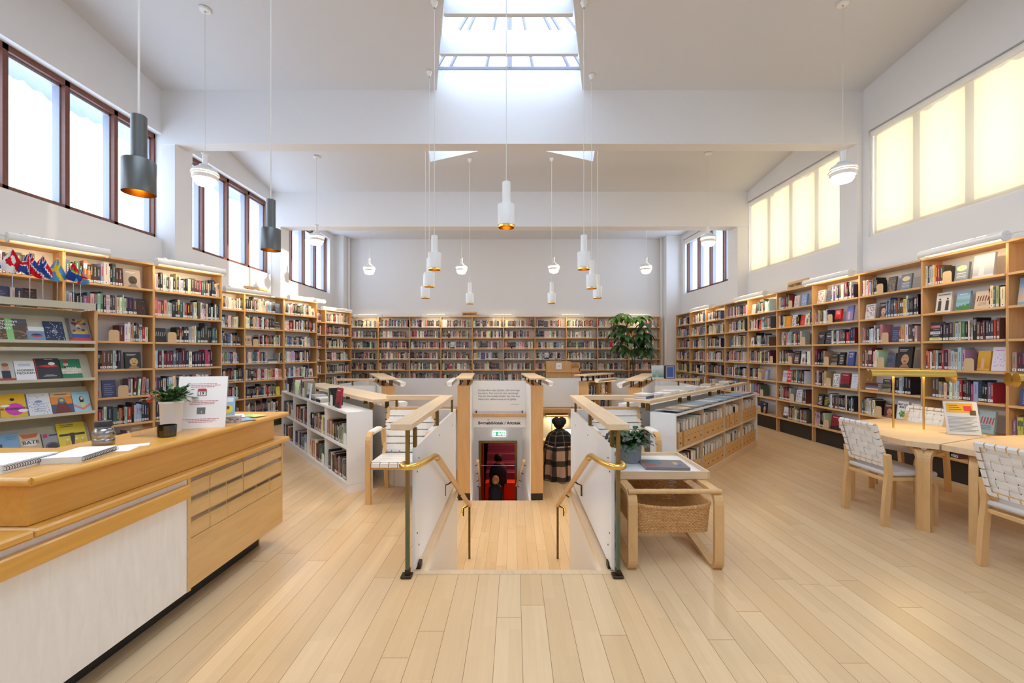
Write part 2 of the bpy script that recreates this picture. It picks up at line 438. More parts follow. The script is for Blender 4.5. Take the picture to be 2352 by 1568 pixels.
# ceiling with skylight openings
AX = [(-1.208, 6.66), (1.065, 6.66), (.46, 4.1), (-.60, 4.1)]
BX = [(-1.5, 6.88), (-1.676, 8.52), (-.05, 7.95), (1.57, 8.50), (1.42, 6.88)]
mb = MB()
def cface(pts): mb.face([(x, y, ceil_z(y)) for x, y in pts][::-1])
cface([(-5.6, 3.7), (-.50, 3.7), (-.60, 4.1), (-1.208, 6.66), (-5.6, 6.66)])
cface([(.36, 3.7), (6.1, 3.7), (5.7, 6.66), (1.065, 6.66), (.46, 4.1)])
cface([(-.50, 3.7), (.36, 3.7), (.46, 4.1), (-.60, 4.1)])
cface([(-5.6, 3.7), (-5.6, 2.2), (6.2, 2.2), (6.1, 3.7)])
cface([(-5.6, YN-.1), (6.6, YN-.1), (6.6, -2.2), (-5.6, -2.2)])
cface([(-5.6, -2.2), (-1.8, -2.2), (-1.8, 2.2), (-5.6, 2.2)]); cface([(1.8, -2.2), (6.6, -2.2), (6.2, 2.2), (1.8, 2.2)])
cface([(-5.6, 6.86), (-1.5, 6.86), (-1.676, 8.52), (-.05, 7.95), (1.57, 8.50), (1.42, 6.86), (5.7, 6.86), (5.5, 9.7), (-5.6, 9.7)])
cface([(-5.6, 9.9), (5.5, 9.9), (5.3, 13.5), (-5.6, 13.5)])
struct(mb.build('ceiling', 'ceiling_white'))
def shaft(name, poly, ztop, inset=0.0):
    mb = MB(); n = len(poly)
    for i in range(n):
        (x0, y0), (x1, y1) = poly[i], poly[(i+1) % n]
        mb.face([(x0, y0, ceil_z(y0)-.0), (x1, y1, ceil_z(y1)-.0), (x1, y1, ztop), (x0, y0, ztop)])
        dx, dy = x1-x0, y1-y0; L = math.hypot(dx, dy); c = (sum(p[0] for p in poly)/n, sum(p[1] for p in poly)/n)
        nx, ny = dy/L*.08, -dx/L*.08
        if (x0+nx-c[0])**2+(y0+ny-c[1])**2 < (x0-nx-c[0])**2+(y0-ny-c[1])**2: nx, ny = -nx, -ny
        mb.face([(x0+nx, y0+ny, ceil_z(y0)), (x0+nx, y0+ny, ztop), (x1+nx, y1+ny, ztop), (x1+nx, y1+ny, ceil_z(y1))])
    return struct(mb.build(name, 'ceiling_white'))
shaft('trim_3', AX, 5.90); shaft('trim_4', BX, 5.95); shaft('trim_5', [(-1.8, -2.2), (1.8, -2.2), (1.8, 2.2), (-1.8, 2.2)], 6.9)  # last shaft belongs to the unseen added skylight
# baffles across the nearer skylight
mb = MB()
for y, z0, z1 in ((6.0, 5.64, 5.97), (5.37, 5.70, 6.03), (4.75, 5.78, 6.1)):
    hw = 1.137-(6.65-y)*.254; cx = -.07
    mb.box(cx-hw, cx+hw, y-.03, y+.03, z0, z1)
struct(mb.build('trim_6', 'ceiling_white'))
# glazed lantern of the nearer skylight: hip bars up to one apex
apex = Vector((-.07, 6.1, 7.3)); rim = [Vector((x, y, 5.9)) for x, y in AX]
sky1 = bpy.data.objects.new('window_11', None); COL.objects.link(sky1); struct(sky1)
mb = MB()
for i in range(4): mb.face([rim[i], rim[(i+1) % 4], apex])
mb.build('pane', 'pane_glass', sky1)
mb = MB()
for i in range(4):
    a, b = rim[i], rim[(i+1) % 4]
    for t in ((0, .09, .34, .5, .66, .91) if i == 0 else (0, .3, .6)):
        mb.tube([a.lerp(b, t), apex], .028 if t != .5 else .045, 6)
    mb.tube([a, b], .03, 6)
mb.build('glazing_bar', 'window_grey', sky1)
for nm, poly, z in (('window_12', BX, 5.95), ('window_13', [(-1.8, -2.2), (1.8, -2.2), (1.8, 2.2), (-1.8, 2.2)], 6.9)):  # last skylight is added unseen overhead to brighten the foreground
    o = bpy.data.objects.new(nm, None); COL.objects.link(o); struct(o)
    mb = MB(); mb.face([(x, y, z) for x, y in poly]); mb.build('pane', 'pane_glass', o)
    mb = MB()
    for i in range(len(poly)): mb.tube([(*poly[i], z), (*poly[(i+1) % len(poly)], z)], .03, 6)
    mb.build('glazing_bar', 'window_grey', o)
# side windows
wn = 0
for side in ('left', 'right'):
    for wi, (a, b) in enumerate(OPEN[side]):
        wn += 1
        o = bpy.data.objects.new('window_%d' % wn, None); COL.objects.link(o); struct(o)
        n = 4; s = (b-a)/n
        fr = MB(); al = MB(); gl = MB()
        slab(fr, side, a, b, .11, .17, ZS-.01, ZS+.075); slab(fr, side, a, b, .11, .17, ZT-.07, ZT+.01)
        slab(al, side, a, b, .17, .25, ZS-.01, ZS+.09); slab(al, side, a, b, .17, .25, ZT-.1, ZT+.01)
        for k in range(n+1):
            y = a+s*k; w = .028
            y0, y1 = max(a, y-w), min(b, y+w)
            slab(fr, side, y0, y1, .11, .17, ZS, ZT); slab(al, side, max(a, y-w-.014), min(b, y+w+.014), .17, .26, ZS, ZT)
        fr.build('frame', 'window_brown', o); al.build('skylit_frame', 'window_grey', o)  # grey outer half paints in sky light and haze on brown frame sides
        slab(gl, side, a+.02, b-.02, .215, .221, ZS+.02, ZT-.02); gl.build('pane', 'pane_glass', o)
for side in ('left', 'right'):
    # frozen scalloped snow rim hanging from the eave outside
    sn = MB(); m = 420; prev = None; sg = -1 if side == 'left' else 1
    for k in range(m+1):
        y = -4+22*k/m; x = (WL(y)-.62) if side == 'left' else (WR(y)+.62); z = 4.83-.05*abs(math.sin(k*.83))-.025*math.sin(k*.31)
        cur = ((x, y, z), (x, y, 5.35), (x+sg*.1, y, 5.35), (x+sg*.1, y, z+.02))
        if prev:
            for q in range(4): sn.face([prev[q], cur[q], cur[(q+1) % 4], prev[(q+1) % 4]])
        prev = cur
    sn.fix = True; struct(sn.build('trim_snow', 'snow'))
# roller blinds of the right-hand windows
BL = {2: 'lowered cream roller blind over the big window nearest the reading tables', 3: 'lowered cream roller blind over the middle window above the nonfiction sign', 4: 'white roller blind rolled up above the unshaded far window'}
for wi, lab in BL.items():
    a, b = OPEN['right'][wi]
    t = thing('roller_blind', lab, 'blind', (0, 0, 0), 0, 'roller blinds of the sunny wall')
    p = [(WR(y)+.05, y, ZT-.05) for y in (a+.02, b-.02)]
    mb = MB(); mb.tube(p, .045, 14); mb.build('roller', 'white_metal', t, smooth=True)
    zb = ZS+.03 if wi < 4 else ZT-.12
    mb = MB(); slab(mb, 'right', a+.035, b-.035, .055, .057, zb, ZT-.05); mb.build('fabric', 'blind_fabric', t)
    mb = MB(); slab(mb, 'right', a+.035, b-.035, .045, .066, zb-.03, zb); mb.build('bottom_bar', 'white_metal', t)
    for y in (a+.012, b-.012):
        mb = MB(); slab(mb, 'right', y-.012, y+.012, .03, .075, ZS, ZT-.02); mb.build('side_guide', 'white_metal', t)
# ---------------------------------------------------------------- floors and the sunken well
WELL = [(-.64, 2.82), (-.64, 4.66), (-1.30, 4.66), (-3.38, 7.25), (-3.38, 9.95), (-.97, 9.95), (-.97, 10.2),
        (.19, 10.2), (.19, 9.95), (3.4, 9.95), (3.4, 7.05), (1.25, 4.66), (.62, 4.66), (.62, 2.82)]
SAX = -.065   # the lower stair runs slightly aslant
LST = [(-.80, 7.8), (.33, 7.8), (.33+SAX*2.4, 10.2), (-.80+SAX*2.4, 10.2)]
def holed(name, outer, hole, z, mat, th=.0):
    bm = bmesh.new()
    def loop(p):
        v = [bm.verts.new((x, y, z)) for x, y in p]
        return [bm.edges.new((v[i], v[(i+1) % len(v)])) for i in range(len(v))]
    e = loop(outer)+loop(hole)
    bmesh.ops.triangle_fill(bm, use_beauty=True, use_dissolve=False, edges=e)
    for f in bm.faces:
        if f.normal.z < 0: f.normal_flip()
    me = bpy.data.meshes.new(name); bm.to_mesh(me); bm.free(); me.materials.append(MATS[mat])
    o = bpy.data.objects.new(name, me); COL.objects.link(o); return struct(o)
holed('floor', [(-5.6, YN-.1), (6.6, YN-.1), (6.6, YB+.1), (-5.6, YB+.1)], WELL, 0, 'floor_planks')
holed('floor_lower', [(-3.6, 4.6), (3.6, 4.6), (3.6, 10.25), (-3.6, 10.25)], LST, LOW, 'floor_planks')
# white retaining walls and parapets round the well
mb = MB()
def wall_run(p, q, z0, z1, t=.035, m=None):
    (x0, y0), (x1, y1) = p, q; L = math.hypot(x1-x0, y1-y0); nx, ny = -(y1-y0)/L*t/2, (x1-x0)/L*t/2
    (m or mb).prism([(x0-nx, y0-ny), (x1-nx, y1-ny), (x1+nx, y1+ny), (x0+nx, y0+ny)], z0, z1)
for i in (0, 12): wall_run(WELL[i], WELL[i+1], LOW-.2, -.03)          # stair sides below the floor edge
for i in (1, 2, 3, 9, 10, 11): wall_run(WELL[i], WELL[i+1], LOW, .84)
for i in (4, 8): wall_run(WELL[i], WELL[i+1], LOW, .08); wall_run(WELL[i], WELL[i+1], .20, .87)
for i in (5, 7): wall_run(WELL[i], WELL[i+1], LOW2, .18)
wall_run((-3.36, 8.07), (-2.62, 8.07), LOW, .84); wall_run((2.66, 8.07), (3.38, 8.07), LOW, .84)
struct(mb.build('wall_well', 'white_laminate'))
mb = MB()
for i in (0, 12): wall_run(WELL[i], WELL[i+1], -.05, .002, .07)
mb.box(-.66, .64, 2.80, 2.84, -.05, .003)
struct(mb.build('trim_7', 'birch_pale_y'))
# stairs down to the reading well and on to the room below
mb = MB()
n = 8; rise = 1.24/n; run = (4.98-2.84)/(n-1)
for k in range(n-1):
    z = -rise*(k+1); mb.box(-.62, .60, 2.84+run*k, 2.84+run*(k+1)+.02, z-.16, z)
struct(mb.build('staircase', 'birch_pale'))
mb = MB(); n = 10; rise = 1.51/n; run = 2.3/n
for k in range(n):
    z = LOW-rise*(k+1); y0 = 7.82+run*k; o = SAX*(y0-7.8); mb.prism([(-.8+o, y0), (.33+o, y0), (.33+o, y0+run+.02), (-.8+o, y0+run+.02)], z-.18, z)
struct(mb.build('staircase_lower', 'birch_pale'))
mb = MB()
for x in (-.80, .33):
    mb.prism([(x-.02, 7.8), (x+.02, 7.8), (x+.02+SAX*2.4, 10.2), (x-.02+SAX*2.4, 10.2)], LOW2, LOW)
DX0, DX1, DY = -.845, .07, 10.2                       # brass-framed doorway at the foot of the lower stair
x0, x1 = -.99, .21
mb.box(x0, DX0, DY, DY+.14, LOW2, .2); mb.box(DX1, x1, DY, DY+.14, LOW2, .2); mb.box(DX0, DX1, DY, DY+.14, -.64, .2)
struct(mb.build('wall_stair', 'wall_white'))
d = bpy.data.objects.new('door_1', None); COL.objects.link(d); struct(d)
mb = MB(); w = .055
mb.box(DX0, DX0+w, DY-.02, DY+.16, LOW2, -.64); mb.box(DX1-w, DX1, DY-.02, DY+.16, LOW2, -.64); mb.box(DX0, DX1, DY-.021, DY+.161, -.64-w, -.64)
mb.build('frame', 'old_brass', d)
# the red children's room behind the doorway
mb = MB(); mb.box(-3, 3, DY+.14, 15, LOW2-.1, LOW2); struct(mb.build('floor_children', 'orange_front'))
mb = MB(); mb.box(-3, 3, DY+.14, 15, -.30, -.2); mb.box(-3, 3, 15, 15.1, LOW2, -.2); mb.box(-3.1, -3, DY, 15, LOW2, -.2); mb.box(3, 3.1, DY, 15, LOW2, -.2)
mb.box(-3, -.99, DY+.13, DY+.15, LOW2, -.2); mb.box(.21, 3, DY+.13, DY+.15, LOW2, -.2)
struct(mb.build('wall_children', 'purple_step'))
mb = MB(); mb.box(-1.05, -.84, 11.6, 11.7, LOW2, -.3); struct(mb.build('trim_8', 'red_wall'))
mb = MB(); mb.box(-1.2, -1.0, 11.0, 11.1, LOW2, -.3); struct(mb.build('trim_9', 'green_strip'))
st = thing('stepped_bench', 'purple stepped seating glowing red behind the brass-framed doorway', 'bench')
for k in range(9):
    mb = MB(); mb.box(-.84, 2.2, 12.2+.28*k, 12.5+.28*k, LOW2, LOW2+.21*(k+1)+.3, bev=.02)
    mb.build('step', 'orange_front' if k == 0 else 'purple_step', st)
# quote panel, rail and sign board over the lower stair
def axis_x(x, y): return x+SAX*(y-7.8)
q = thing('quote_panel', 'white panel with a grey four-line quotation above the lower stair', 'sign', (axis_x(-.25, 8.55), 8.55, 0))
mb = MB(); mb.box(-.532, .532, 0, .02, .29, .90); mb.build('panel', 'white_laminate', q)
for i, s in enumerate(('En barndom utan böcker, det vore inge', 'barndom. Det vore att vara utestängd', 'från det förtrollade landet, där man kan', 'hämta den sällsammaste av all glädje.')):
    text('lettering', s, .052, 'text_grey', q, (-.42, -.002, .71-.06*i), align='LEFT')
text('lettering', 'Astrid Lindgren', .026, 'text_grey', q, (.40, -.002, .43), align='RIGHT')
r = thing('stair_rail', 'birch rail on short brass posts between quotation panel and sign board', 'rail', (axis_x(-.25, 8.55), 8.55, 0))
mb = MB(); mb.box(-.532, .532, -.06, -.003, .187, .255, bev=.006); mb.build('rail', 'birch', r)
for x in (-.46, .46):
    mb = MB(); mb.box(x-.012, x+.012, -.03, -.006, .25, .30); mb.build('post', 'dark_bronze', r)
s = thing('sign_board', 'white lintel board lettered for the children library over the lower stair', 'sign', (axis_x(-.25, 8.55), 8.55, 0))
mb = MB(); mb.box(-.532, .532, -.01, .03, -.03, .183); mb.build('board', 'white_laminate', s)
text('lettering', 'Børnebibliotek / Artotek', .082, 'text_black', s, (-.0, -.012, .052), bold=.0022, space=1.02)
mb = MB(); mb.extrude([(-.24, -.012, .125), (-.20, -.012, .125), (-.22, -.012, .105)], (0, .001, 0)); mb.build('arrow', 'text_black', s)
e = thing('exit_sign', 'small lit green exit sign above the brass-framed doorway', 'sign', (-.36, DY, -.47))
mb = MB(); mb.box(-.16, .16, -.05, 0, -.065, .065, bev=.004); mb.build('housing', 'exit_white', e)
mb = MB(); mb.box(-.145, .145, -.0515, -.05, -.05, .05); mb.build('panel', 'exit_green', e)
mb = MB()
mb.box(-.02, .02, -.053, -.0515, -.005, .038); mb.extrude([(-.045, -.053, -.0), (.045, -.053, -.0), (0, -.053, -.042)], (0, .0015, 0)); mb.box(-.135, -.075, -.053, -.0515, -.038, .038)
mb.box(.08, .13, -.053, -.0515, -.038, .038); mb.lathe([(0, 0), (.012, 0)], 8, (.055, -.053, .03), axis='y')
mb.extrude([(.035, -.053, .018), (.062, -.053, .018), (.05, -.053, -.035), (.03, -.053, -.035)], (0, .0015, 0))
mb.build('pictogram', 'exit_white', e)
for sx in (-1, 1):
    x = axis_x(-.235, 8.0)+sx*.43
    h = thing('stair_handrail', 'round birch handrail on %s side of the lower stair' % ('the quotation board start' if sx < 0 else 'the seated reader'), 'handrail', (0, 0, 0), 0, 'handrails of the lower stair')
    p0 = Vector((x, 7.95, -.55)); p1 = Vector((x+SAX*1.9, 9.9, -1.62))
    mb = MB(); mb.tube([p0, p1], .028, 12); mb.build('rail', 'bent_birch', h, smooth=True)
    for t in (.08, .38, .68, .95):
        p = p0.lerp(p1, t); mb = MB(); mb.tube([p+Vector((0, 0, -.02)), p+Vector((sx*.03, 0, -.05)), p+Vector((sx*.06, 0, -.05))], .007, 6); mb.build('bracket', 'dark_bronze', h)
# ================================================================ BOOKCASES
TUBES, BULBS, SPOTS, DESKL = [], [], [], []
ROWS = []          # every shelf row that holds books: world origin, direction along, direction out of the shelf
ROWN = ('top shelf', 'second shelf', 'third shelf', 'fourth shelf', 'fifth shelf', 'sixth shelf', 'bottom shelf')
BOARD = [.26+.33*k for k in range(8)]
def rows_of(loc, rz, x0, x1, z, depth, key, row, where, rowname, clear=.29):
    c, s = math.cos(rz), math.sin(rz)
    o = Vector((loc[0]+c*x0, loc[1]+s*x0, loc[2]+z))
    ROWS.append(dict(o=o, u=Vector((c, s, 0)), n=Vector((s, -c, 0)), L=x1-x0, rz=rz, depth=depth, key=key, row=row, where=where, rowname=rowname, clear=clear))
def bookcase(loc, rz, w, label, key, where, last=False, depth=.25, group=None, boards=BOARD, end_left=False):
    t = thing('bookcase', label, 'bookcase', (*loc, 0) if len(loc) == 2 else loc, rz, group)
    top = boards[-1]; h = .0125
    for x in (.0004, w-h-.0004):
        mb = MB(); mb.box(x, x+h, -.003, depth, 0, top-.0127, bev=.0015); mb.build('side_panel', 'birch', t)
    for i, z in enumerate(boards):
        mb = MB(); mb.box(.0004 if i == len(boards)-1 else h+.0005, w-.0004 if i == len(boards)-1 else w-h-.0005, -.016, depth-.012, z-.0125, z+.0125, bev=.003)
        mb.build('shelf', 'birch_shelf', t)
    mb = MB(); mb.box(h, w-h, depth-.011, depth, boards[0], top); mb.build('back_panel', 'white_laminate', t)
    mb = MB(); mb.box(h, w-h, .05, .07, 0, boards[0]-.013); mb.build('kickboard', 'kick_black', t)
    L3 = (*loc, 0) if len(loc) == 2 else loc
    for i in range(len(boards)-1):
        rows_of(L3, rz, h+.004, w-h-.004, boards[i]+.0125, depth, key, len(boards)-2-i, where, ROWN[min(len(boards)-2-i, 6)], boards[i+1]-boards[i]-.035)
    return t
ORD = ('first', 'second', 'third', 'fourth', 'fifth', 'sixth', 'seventh', 'eighth', 'ninth', 'tenth', 'eleventh', 'twelfth')
# long case below the blinds (built from its far end towards the camera)
RY = [3.35, 4.27, 5.15, 6.07, 7.0, 7.93, 8.88, 9.83, 10.78, 11.73, 12.68]
XR = lambda y: 4.94-.015*(y-4)
for i in range(len(RY)-1):
    y0, y1 = RY[i], RY[i+1]; a = math.atan2(y0-y1, XR(y0)-XR(y1))
    bookcase((XR(y1), y1), a, y1-y0, 'birch bookcase bay under the blinds, %s from the reading-table end' % ORD[i], 'R%d' % i, '%s bay below the blinds' % ORD[i], last=(i == 0), group='bookcases under the blinds')
# three stepped cases along the window wall behind the desk
DL = Vector((.43, .903)); AL = math.atan2(DL.y, DL.x)
def left_case(end, n, w, which, key):
    for i in range(n):
        o = Vector(end)-DL*w*(n-i)
        bookcase((o.x, o.y), AL, w, 'birch bookcase bay, %s in the %s stepped case of the window wall' % (ORD[i], which), '%s%d' % (key, i), '%s bay of the %s' % (ORD[i], {'rack-side': 'case behind the rack', 'middle': 'middle stepped case', 'corner': 'corner stepped case'}[which]), last=(i == n-1), group='stepped window-wall bookcases')
left_case((-4.20, 6.13), 3, .82, 'rack-side', 'A')
left_case((-4.36, 9.44), 3, .80, 'middle', 'B')
left_case((-4.50, 11.80), 2, .86, 'corner', 'C')
# case across the end wall
XB = [-5.15+.965*i for i in range(11)]
for i in range(10):
    bookcase((XB[i], 13.13), 0, .965, 'birch bookcase bay on the end wall, %s counted from the window-wall corner' % ORD[i], 'E%d' % i, '%s end-wall bay' % ORD[i], last=(i == 9), group='end-wall bookcases')
# ---------------------------------------------------------------- low white cases at the rim of the well
def low_case(loc, rz, L, nb, label, mat, key, where):
    t = thing('low_bookcase', label, 'bookcase', (*loc, 0), rz)
    d, s = .27, L/nb
    for x in (0, L-.022):
        mb = MB(); mb.box(x, x+.022, 0, d, .085, .84, bev=.002); mb.build('end_panel', 'white_laminate', t)
    for k in range(1, nb):
        mb = MB(); mb.box(s*k-.01, s*k+.01, .004, d-.01, .085, .815); mb.build('divider', mat, t)
    for i, z in enumerate((.085, .45, .815)):
        mb = MB(); mb.box(.022, L-.022, 0, d, z, z+.025, bev=.002); mb.build('top' if i == 2 else 'shelf', mat if i < 2 else 'white_laminate', t)
    mb = MB(); mb.box(.02, L-.02, d-.012, d-.002, .1, .82); mb.build('back_panel', 'white_laminate', t)
    mb = MB(); mb.box(.0, L, .012, d, 0, .084); mb.build('plinth', mat, t)
    for k in range(nb):
        for i, z in enumerate((.110, .475)):
            rows_of((*loc, 0), rz, s*k+.025, s*(k+1)-.025, z, d-.02, '%s%d' % (key, k), i, where % ORD[k], ('lower shelf', 'upper shelf')[i], .30)
    return t
LLA = math.atan2(-.777, .63); LLO = (-3.79, 6.95); LLL = 3.28
low_case(LLO, LLA, LLL, 4, 'long low white bookcase with two rows of books beyond the wooden desk', 'white_laminate', 'L', '%s bay of the low white case')
RLA = math.atan2(.738, .676); RLO = (1.617, 4.27); RLL = 3.2
low_case(RLO, RLA, RLL, 4, 'long low white bookcase filled with kraft magazine files', 'birch_pale', 'M', '%s bay of the magazine case')
# ---------------------------------------------------------------- timber rails on brass posts round the well
def well_rail(label, p0, p1, w, z1, th, posts, z0=.84, off=0.0, mat='birch_pale', post='old_brass', pw=.03):
    p0, p1 = Vector(p0), Vector(p1); L = (p1-p0).length; a = math.atan2(p1.y-p0.y, p1.x-p0.x)
    t = thing('well_rail', label, 'rail', (p0.x, p0.y, 0), a)
    mb = MB(); mb.box(0, L, off, off+w, z1-th, z1, bev=.004); mb.build('cap', mat, t)
    for x, y in posts:
        mb = MB(); mb.box(x-pw*.3, x+pw*.3, y-pw*.7, y+pw*.7, z0+.001, z1-th-.0005); mb.build('post', post, t)
    return t
for sx, nm in ((-1, 'desk-side'), (1, 'trolley-side')):
    xa, xb = (-.79, -.655) if sx < 0 else (.60, .735); xp = -.662 if sx < 0 else .645
    t = thing('guard_rail', 'stair guard with white panel, birch cap, brass posts and sloping handrail, %s' % nm, 'guard rail', (0, 0, 0), 0, 'guards of the upper stair')
    mb = MB(); mb.box(xa, xb, 2.72, 4.60, .958, 1.0, bev=.004); mb.build('cap', 'birch_pale_y', t)
    px = xp-.006; mb = MB()
    mb.extrude([(px, 2.80, .03), (px, 4.64, .03), (px, 4.64, .83), (px, 2.80, .83)], (.02, 0, 0)); mb.build('panel', 'white_laminate', t)
    xo = xp-.03 if sx < 0 else xp+.03
    mb = MB(); mb.box(xo-.011, xo+.011, 2.755, 2.79, .02, .957); mb.build('post', 'patina', t)
    mb = MB(); mb.box(xo-.04, xo+.03, 2.735, 2.80, .002, .018, bev=.004); mb.box(xo-.014, xo+.014, 2.752, 2.793, .018, .05); mb.build('foot', 'dark_bronze', t)
    mb = MB(); mb.box(xo-.012+.035*(-sx), xo+.03+.035*(-sx), 2.86, 2.92, .002, .045, bev=.004); mb.build('foot', 'dark_bronze', t)
    for y in (2.83, 3.66, 4.52):
        mb = MB(); mb.box(xp-.006, xp+.014, y-.02, y+.02, .832, .957); mb.build('post', 'old_brass', t)
    for y, z in ((2.9, .74), (2.9, .15), (3.7, .74), (2.85, .66), (4.45, .7), (2.85, .25)):
        mb = MB(); x = px+.02 if sx < 0 else px-.001; mb.lathe([(0, 0), (.006, 0), (.006, .003), (0, .003)], 8, (x if sx < 0 else x-.002, y, z), axis='x'); mb.build('screw', 'dark_bronze', t)
    # brass hand-rail end and the sloping birch rail inside the stair
    h = t
    xi = xp-sx*.075; top = Vector((xi, 3.22, .675)); bot = Vector((xi, 5.62, -.555)); dr = (bot-top).normalized()
    pts = [top+dr*.04, top, Vector((xi, 3.14, .70)), Vector((xi, 3.05, .705)), Vector((xi+sx*.005, 2.93, .715)), Vector((xi+sx*.02, 2.80, .725)), Vector((xi+sx*.05, 2.725, .728)), Vector((xi+sx*.09, 2.70, .728)), Vector((xo+sx*.02, 2.715, .728)), Vector((xo+sx*.032, 2.75, .728)), Vector((xo+sx*.025, 2.79, .728))]
    sm = []
    for i in range(len(pts)-1):
        for k in range(4): sm.append(pts[i].lerp(pts[i+1], k/4))
    sm.append(pts[-1])
    for _ in range(6): sm = [sm[0]]+[(sm[i-1]+sm[i]*2+sm[i+1])/4 for i in range(1, len(sm)-1)]+[sm[-1]]
    mb = MB(); mb.tube(sm, .0205, 14); mb.build('curled_end', 'brass', h, smooth=True)
    mb = MB(); mb.tube([top+dr*.05, bot], .026, 14); mb.build('rail', 'bent_birch', h, smooth=True)
    mb = MB(); mb.tube([bot+dr*.0, bot+dr*.05+Vector((0, 0, -.01)), bot+Vector((sx*.02, .10, -.05)), bot+Vector((sx*.06, .12, -.05)), bot+Vector((sx*.10, .10, -.07)), bot+Vector((sx*.11, .06, -.12))], .018, 12); mb.build('return_end', 'brass', h, smooth=True)
    mb = MB(); mb.box(xi-.013, xi+.013, 5.58, 5.606, LOW+.001, bot.z-.02); mb.build('standard', 'old_brass', h)
    for f in (.33, .62, .93):
        p = top.lerp(bot, f); mb = MB(); mb.tube([p+Vector((0, 0, -.024)), p+Vector((sx*.03, .01, -.05)), p+Vector((sx*.062, .0, -.06)), p+Vector((sx*.062, .0, -.16))], .0075, 6); mb.build('bracket', 'dark_bronze', h)
n1 = Vector((.777, .63)); u1 = Vector((-.63, .777))
well_rail('birch rail along the parapet behind the left armchair', (-1.38, 4.60), (-.795, 4.60), .08, .995, .05, [(.10, .05)], .84)
well_rail('birch rail along the parapet behind the potted plant on the trolley', (.74, 4.60), (1.36, 4.60), .08, .995, .05, [(.5, .05)], .84)
o = Vector((-1.49, 4.49)); e = o+u1*3.0
well_rail('broad pale birch shelf rail above the low white bookcase with book stacks', tuple(e), tuple(o), .33, .965, .035, [(.15, .18), (.9, .18), (1.65, .18), (2.3, .18), (2.80, .06), (2.85, .22)])
n2 = Vector((-.738, .676)); u2 = Vector((.676, .738)); o2 = Vector((1.40, 4.40))
well_rail('broad birch shelf rail carrying flat books above the magazine case', tuple(o2), tuple(o2+u2*3.7), .30, .965, .035, [(.12, .08), (.3, .22), (1.1, .12), (1.4, .12), (2.2, .12), (2.6, .12), (3.3, .12)])
well_rail('thin birch rail on the far partition toward the window wall', (-3.36, 8.03), (-2.62, 8.03), .09, .97, .04, [(.3, .045)], .84)
well_rail('thin birch rail on the far partition below the tall plant', (2.66, 8.03), (3.5, 8.03), .09, .97, .04, [(.45, .045)], .84)
def strip_lamp(label, p, ang, L, z):
    t = thing('strip_lamp', label, 'lamp', (p[0], p[1], z), ang, 'strip lamps in the well')
    mb = MB(); mb.extrude([(0, -.05, .035), (0, .05, .035), (0, .05, .0), (0, .02, -.03), (0, -.05, -.03)], (L, 0, 0)); mb.build('housing', 'white_metal', t)
    mb = MB(); mb.box(.01, L-.01, -.035, .012, -.034, -.0305); mb.build('tube', 'tube_glow', t)
    mb = MB(); mb.box(.1, L-.1, .051, .075, -.02, .02); mb.build('mounting_batten', 'birch', t)
p = o+u1*.25+n1*.46; strip_lamp('white strip lamp inside the well behind the low white bookcase', p+u1*2.2, math.atan2(-u1.y, -u1.x), 2.2, .845)
p = o2+u2*.2+n2*.42; strip_lamp('white strip lamp inside the well behind the magazine case', p, math.atan2(u2.y, u2.x), 2.6, .845)
# ---------------------------------------------------------------- tall cases standing in the well
WB = [LOW+.12+.33*k for k in range(7)]
def well_case(front, ang, L, side, label, key, where, d=.23, white=True):
    # front: middle of the end panel; runs away along ang; books face `side` (-1: to the left of the run, +1: right)
    t = thing('well_bookcase', label, 'bookcase', (front[0], front[1], LOW), ang)
    H = .86-LOW
    mb = MB(); mb.box(0, .022, -d/2, d/2, .13, H, bev=.002); mb.build('end_panel', 'birch', t)
    mb = MB(); mb.box(L-.022, L, -d/2, d/2, .13, H); mb.build('end_panel', 'birch', t)
    mb = MB(); mb.box(.012, L, -d/2+.01, d/2-.01, 0, .129); mb.build('kickboard', 'kick_black', t)
    yb = d/2*(-side)*(-1)
    b0, b1 = (d/2, d/2+.02) if side > 0 else (-d/2-.02, -d/2)
    mb = MB(); mb.box(0, L, b0, b1, .0, H); mb.build('back_panel', 'white_laminate', t)
    for k in range(7):
        z = .12+.33*k if k < 6 else H-.02
        mb = MB(); mb.box(.022, L-.022, -d/2, d/2, z, z+.022); mb.build('shelf', 'birch_shelf', t)
    mb = MB(); mb.box(L/2-.01, L/2+.01, -d/2+.003, d/2, .142, H-.02); mb.build('divider', 'birch', t)
    mb = MB(); mb.box(-.12, L+.05, -.15, .15, H+.115, H+.145, bev=.004); mb.build('cap', 'birch_pale', t)
    for x in (.05, .3, L*.5, L-.1):
        for y in (-.07, .07):
            mb = MB(); mb.box(x-.01, x+.01, y-.012, y+.012, H+.001, H+.1145); mb.build('post', 'dark_bronze', t)
    c, s = math.cos(ang), math.sin(ang); sd = Vector((s, -c))*side         # direction the books face
    fx = -d/2 if side > 0 else d/2
    for k in range(6):
        for a, b in ((.03, L/2-.015), (L/2+.015, L-.03)):
            if side > 0: rows_of((front[0]+s*d/2, front[1]-c*d/2, LOW), ang, a, b, .143+.33*k, d-.02, key, 5-k, where, ROWN[5-k], .28)
            else: rows_of((front[0]-s*d/2+c*(L), front[1]+c*d/2+s*L, LOW), ang+PI, L-b, L-a, .143+.33*k, d-.02, key, 5-k, where, ROWN[5-k], .28)
    q = Vector(front)+sd*(d/2+.16)+Vector((c, s))*.08
    strip_lamp('white strip lamp beside the %s' % where, q if side < 0 else q+Vector((c, s))*(L-.2), ang if side < 0 else ang+PI, L-.2, .88)
    return t
AA = math.atan2(1, SAX)
well_case((-.92, 7.8), AA, 1.75, -1, 'tall bookcase in the well flanking the quotation panel, books turned to the window wall', 'WA', 'window-side well case')
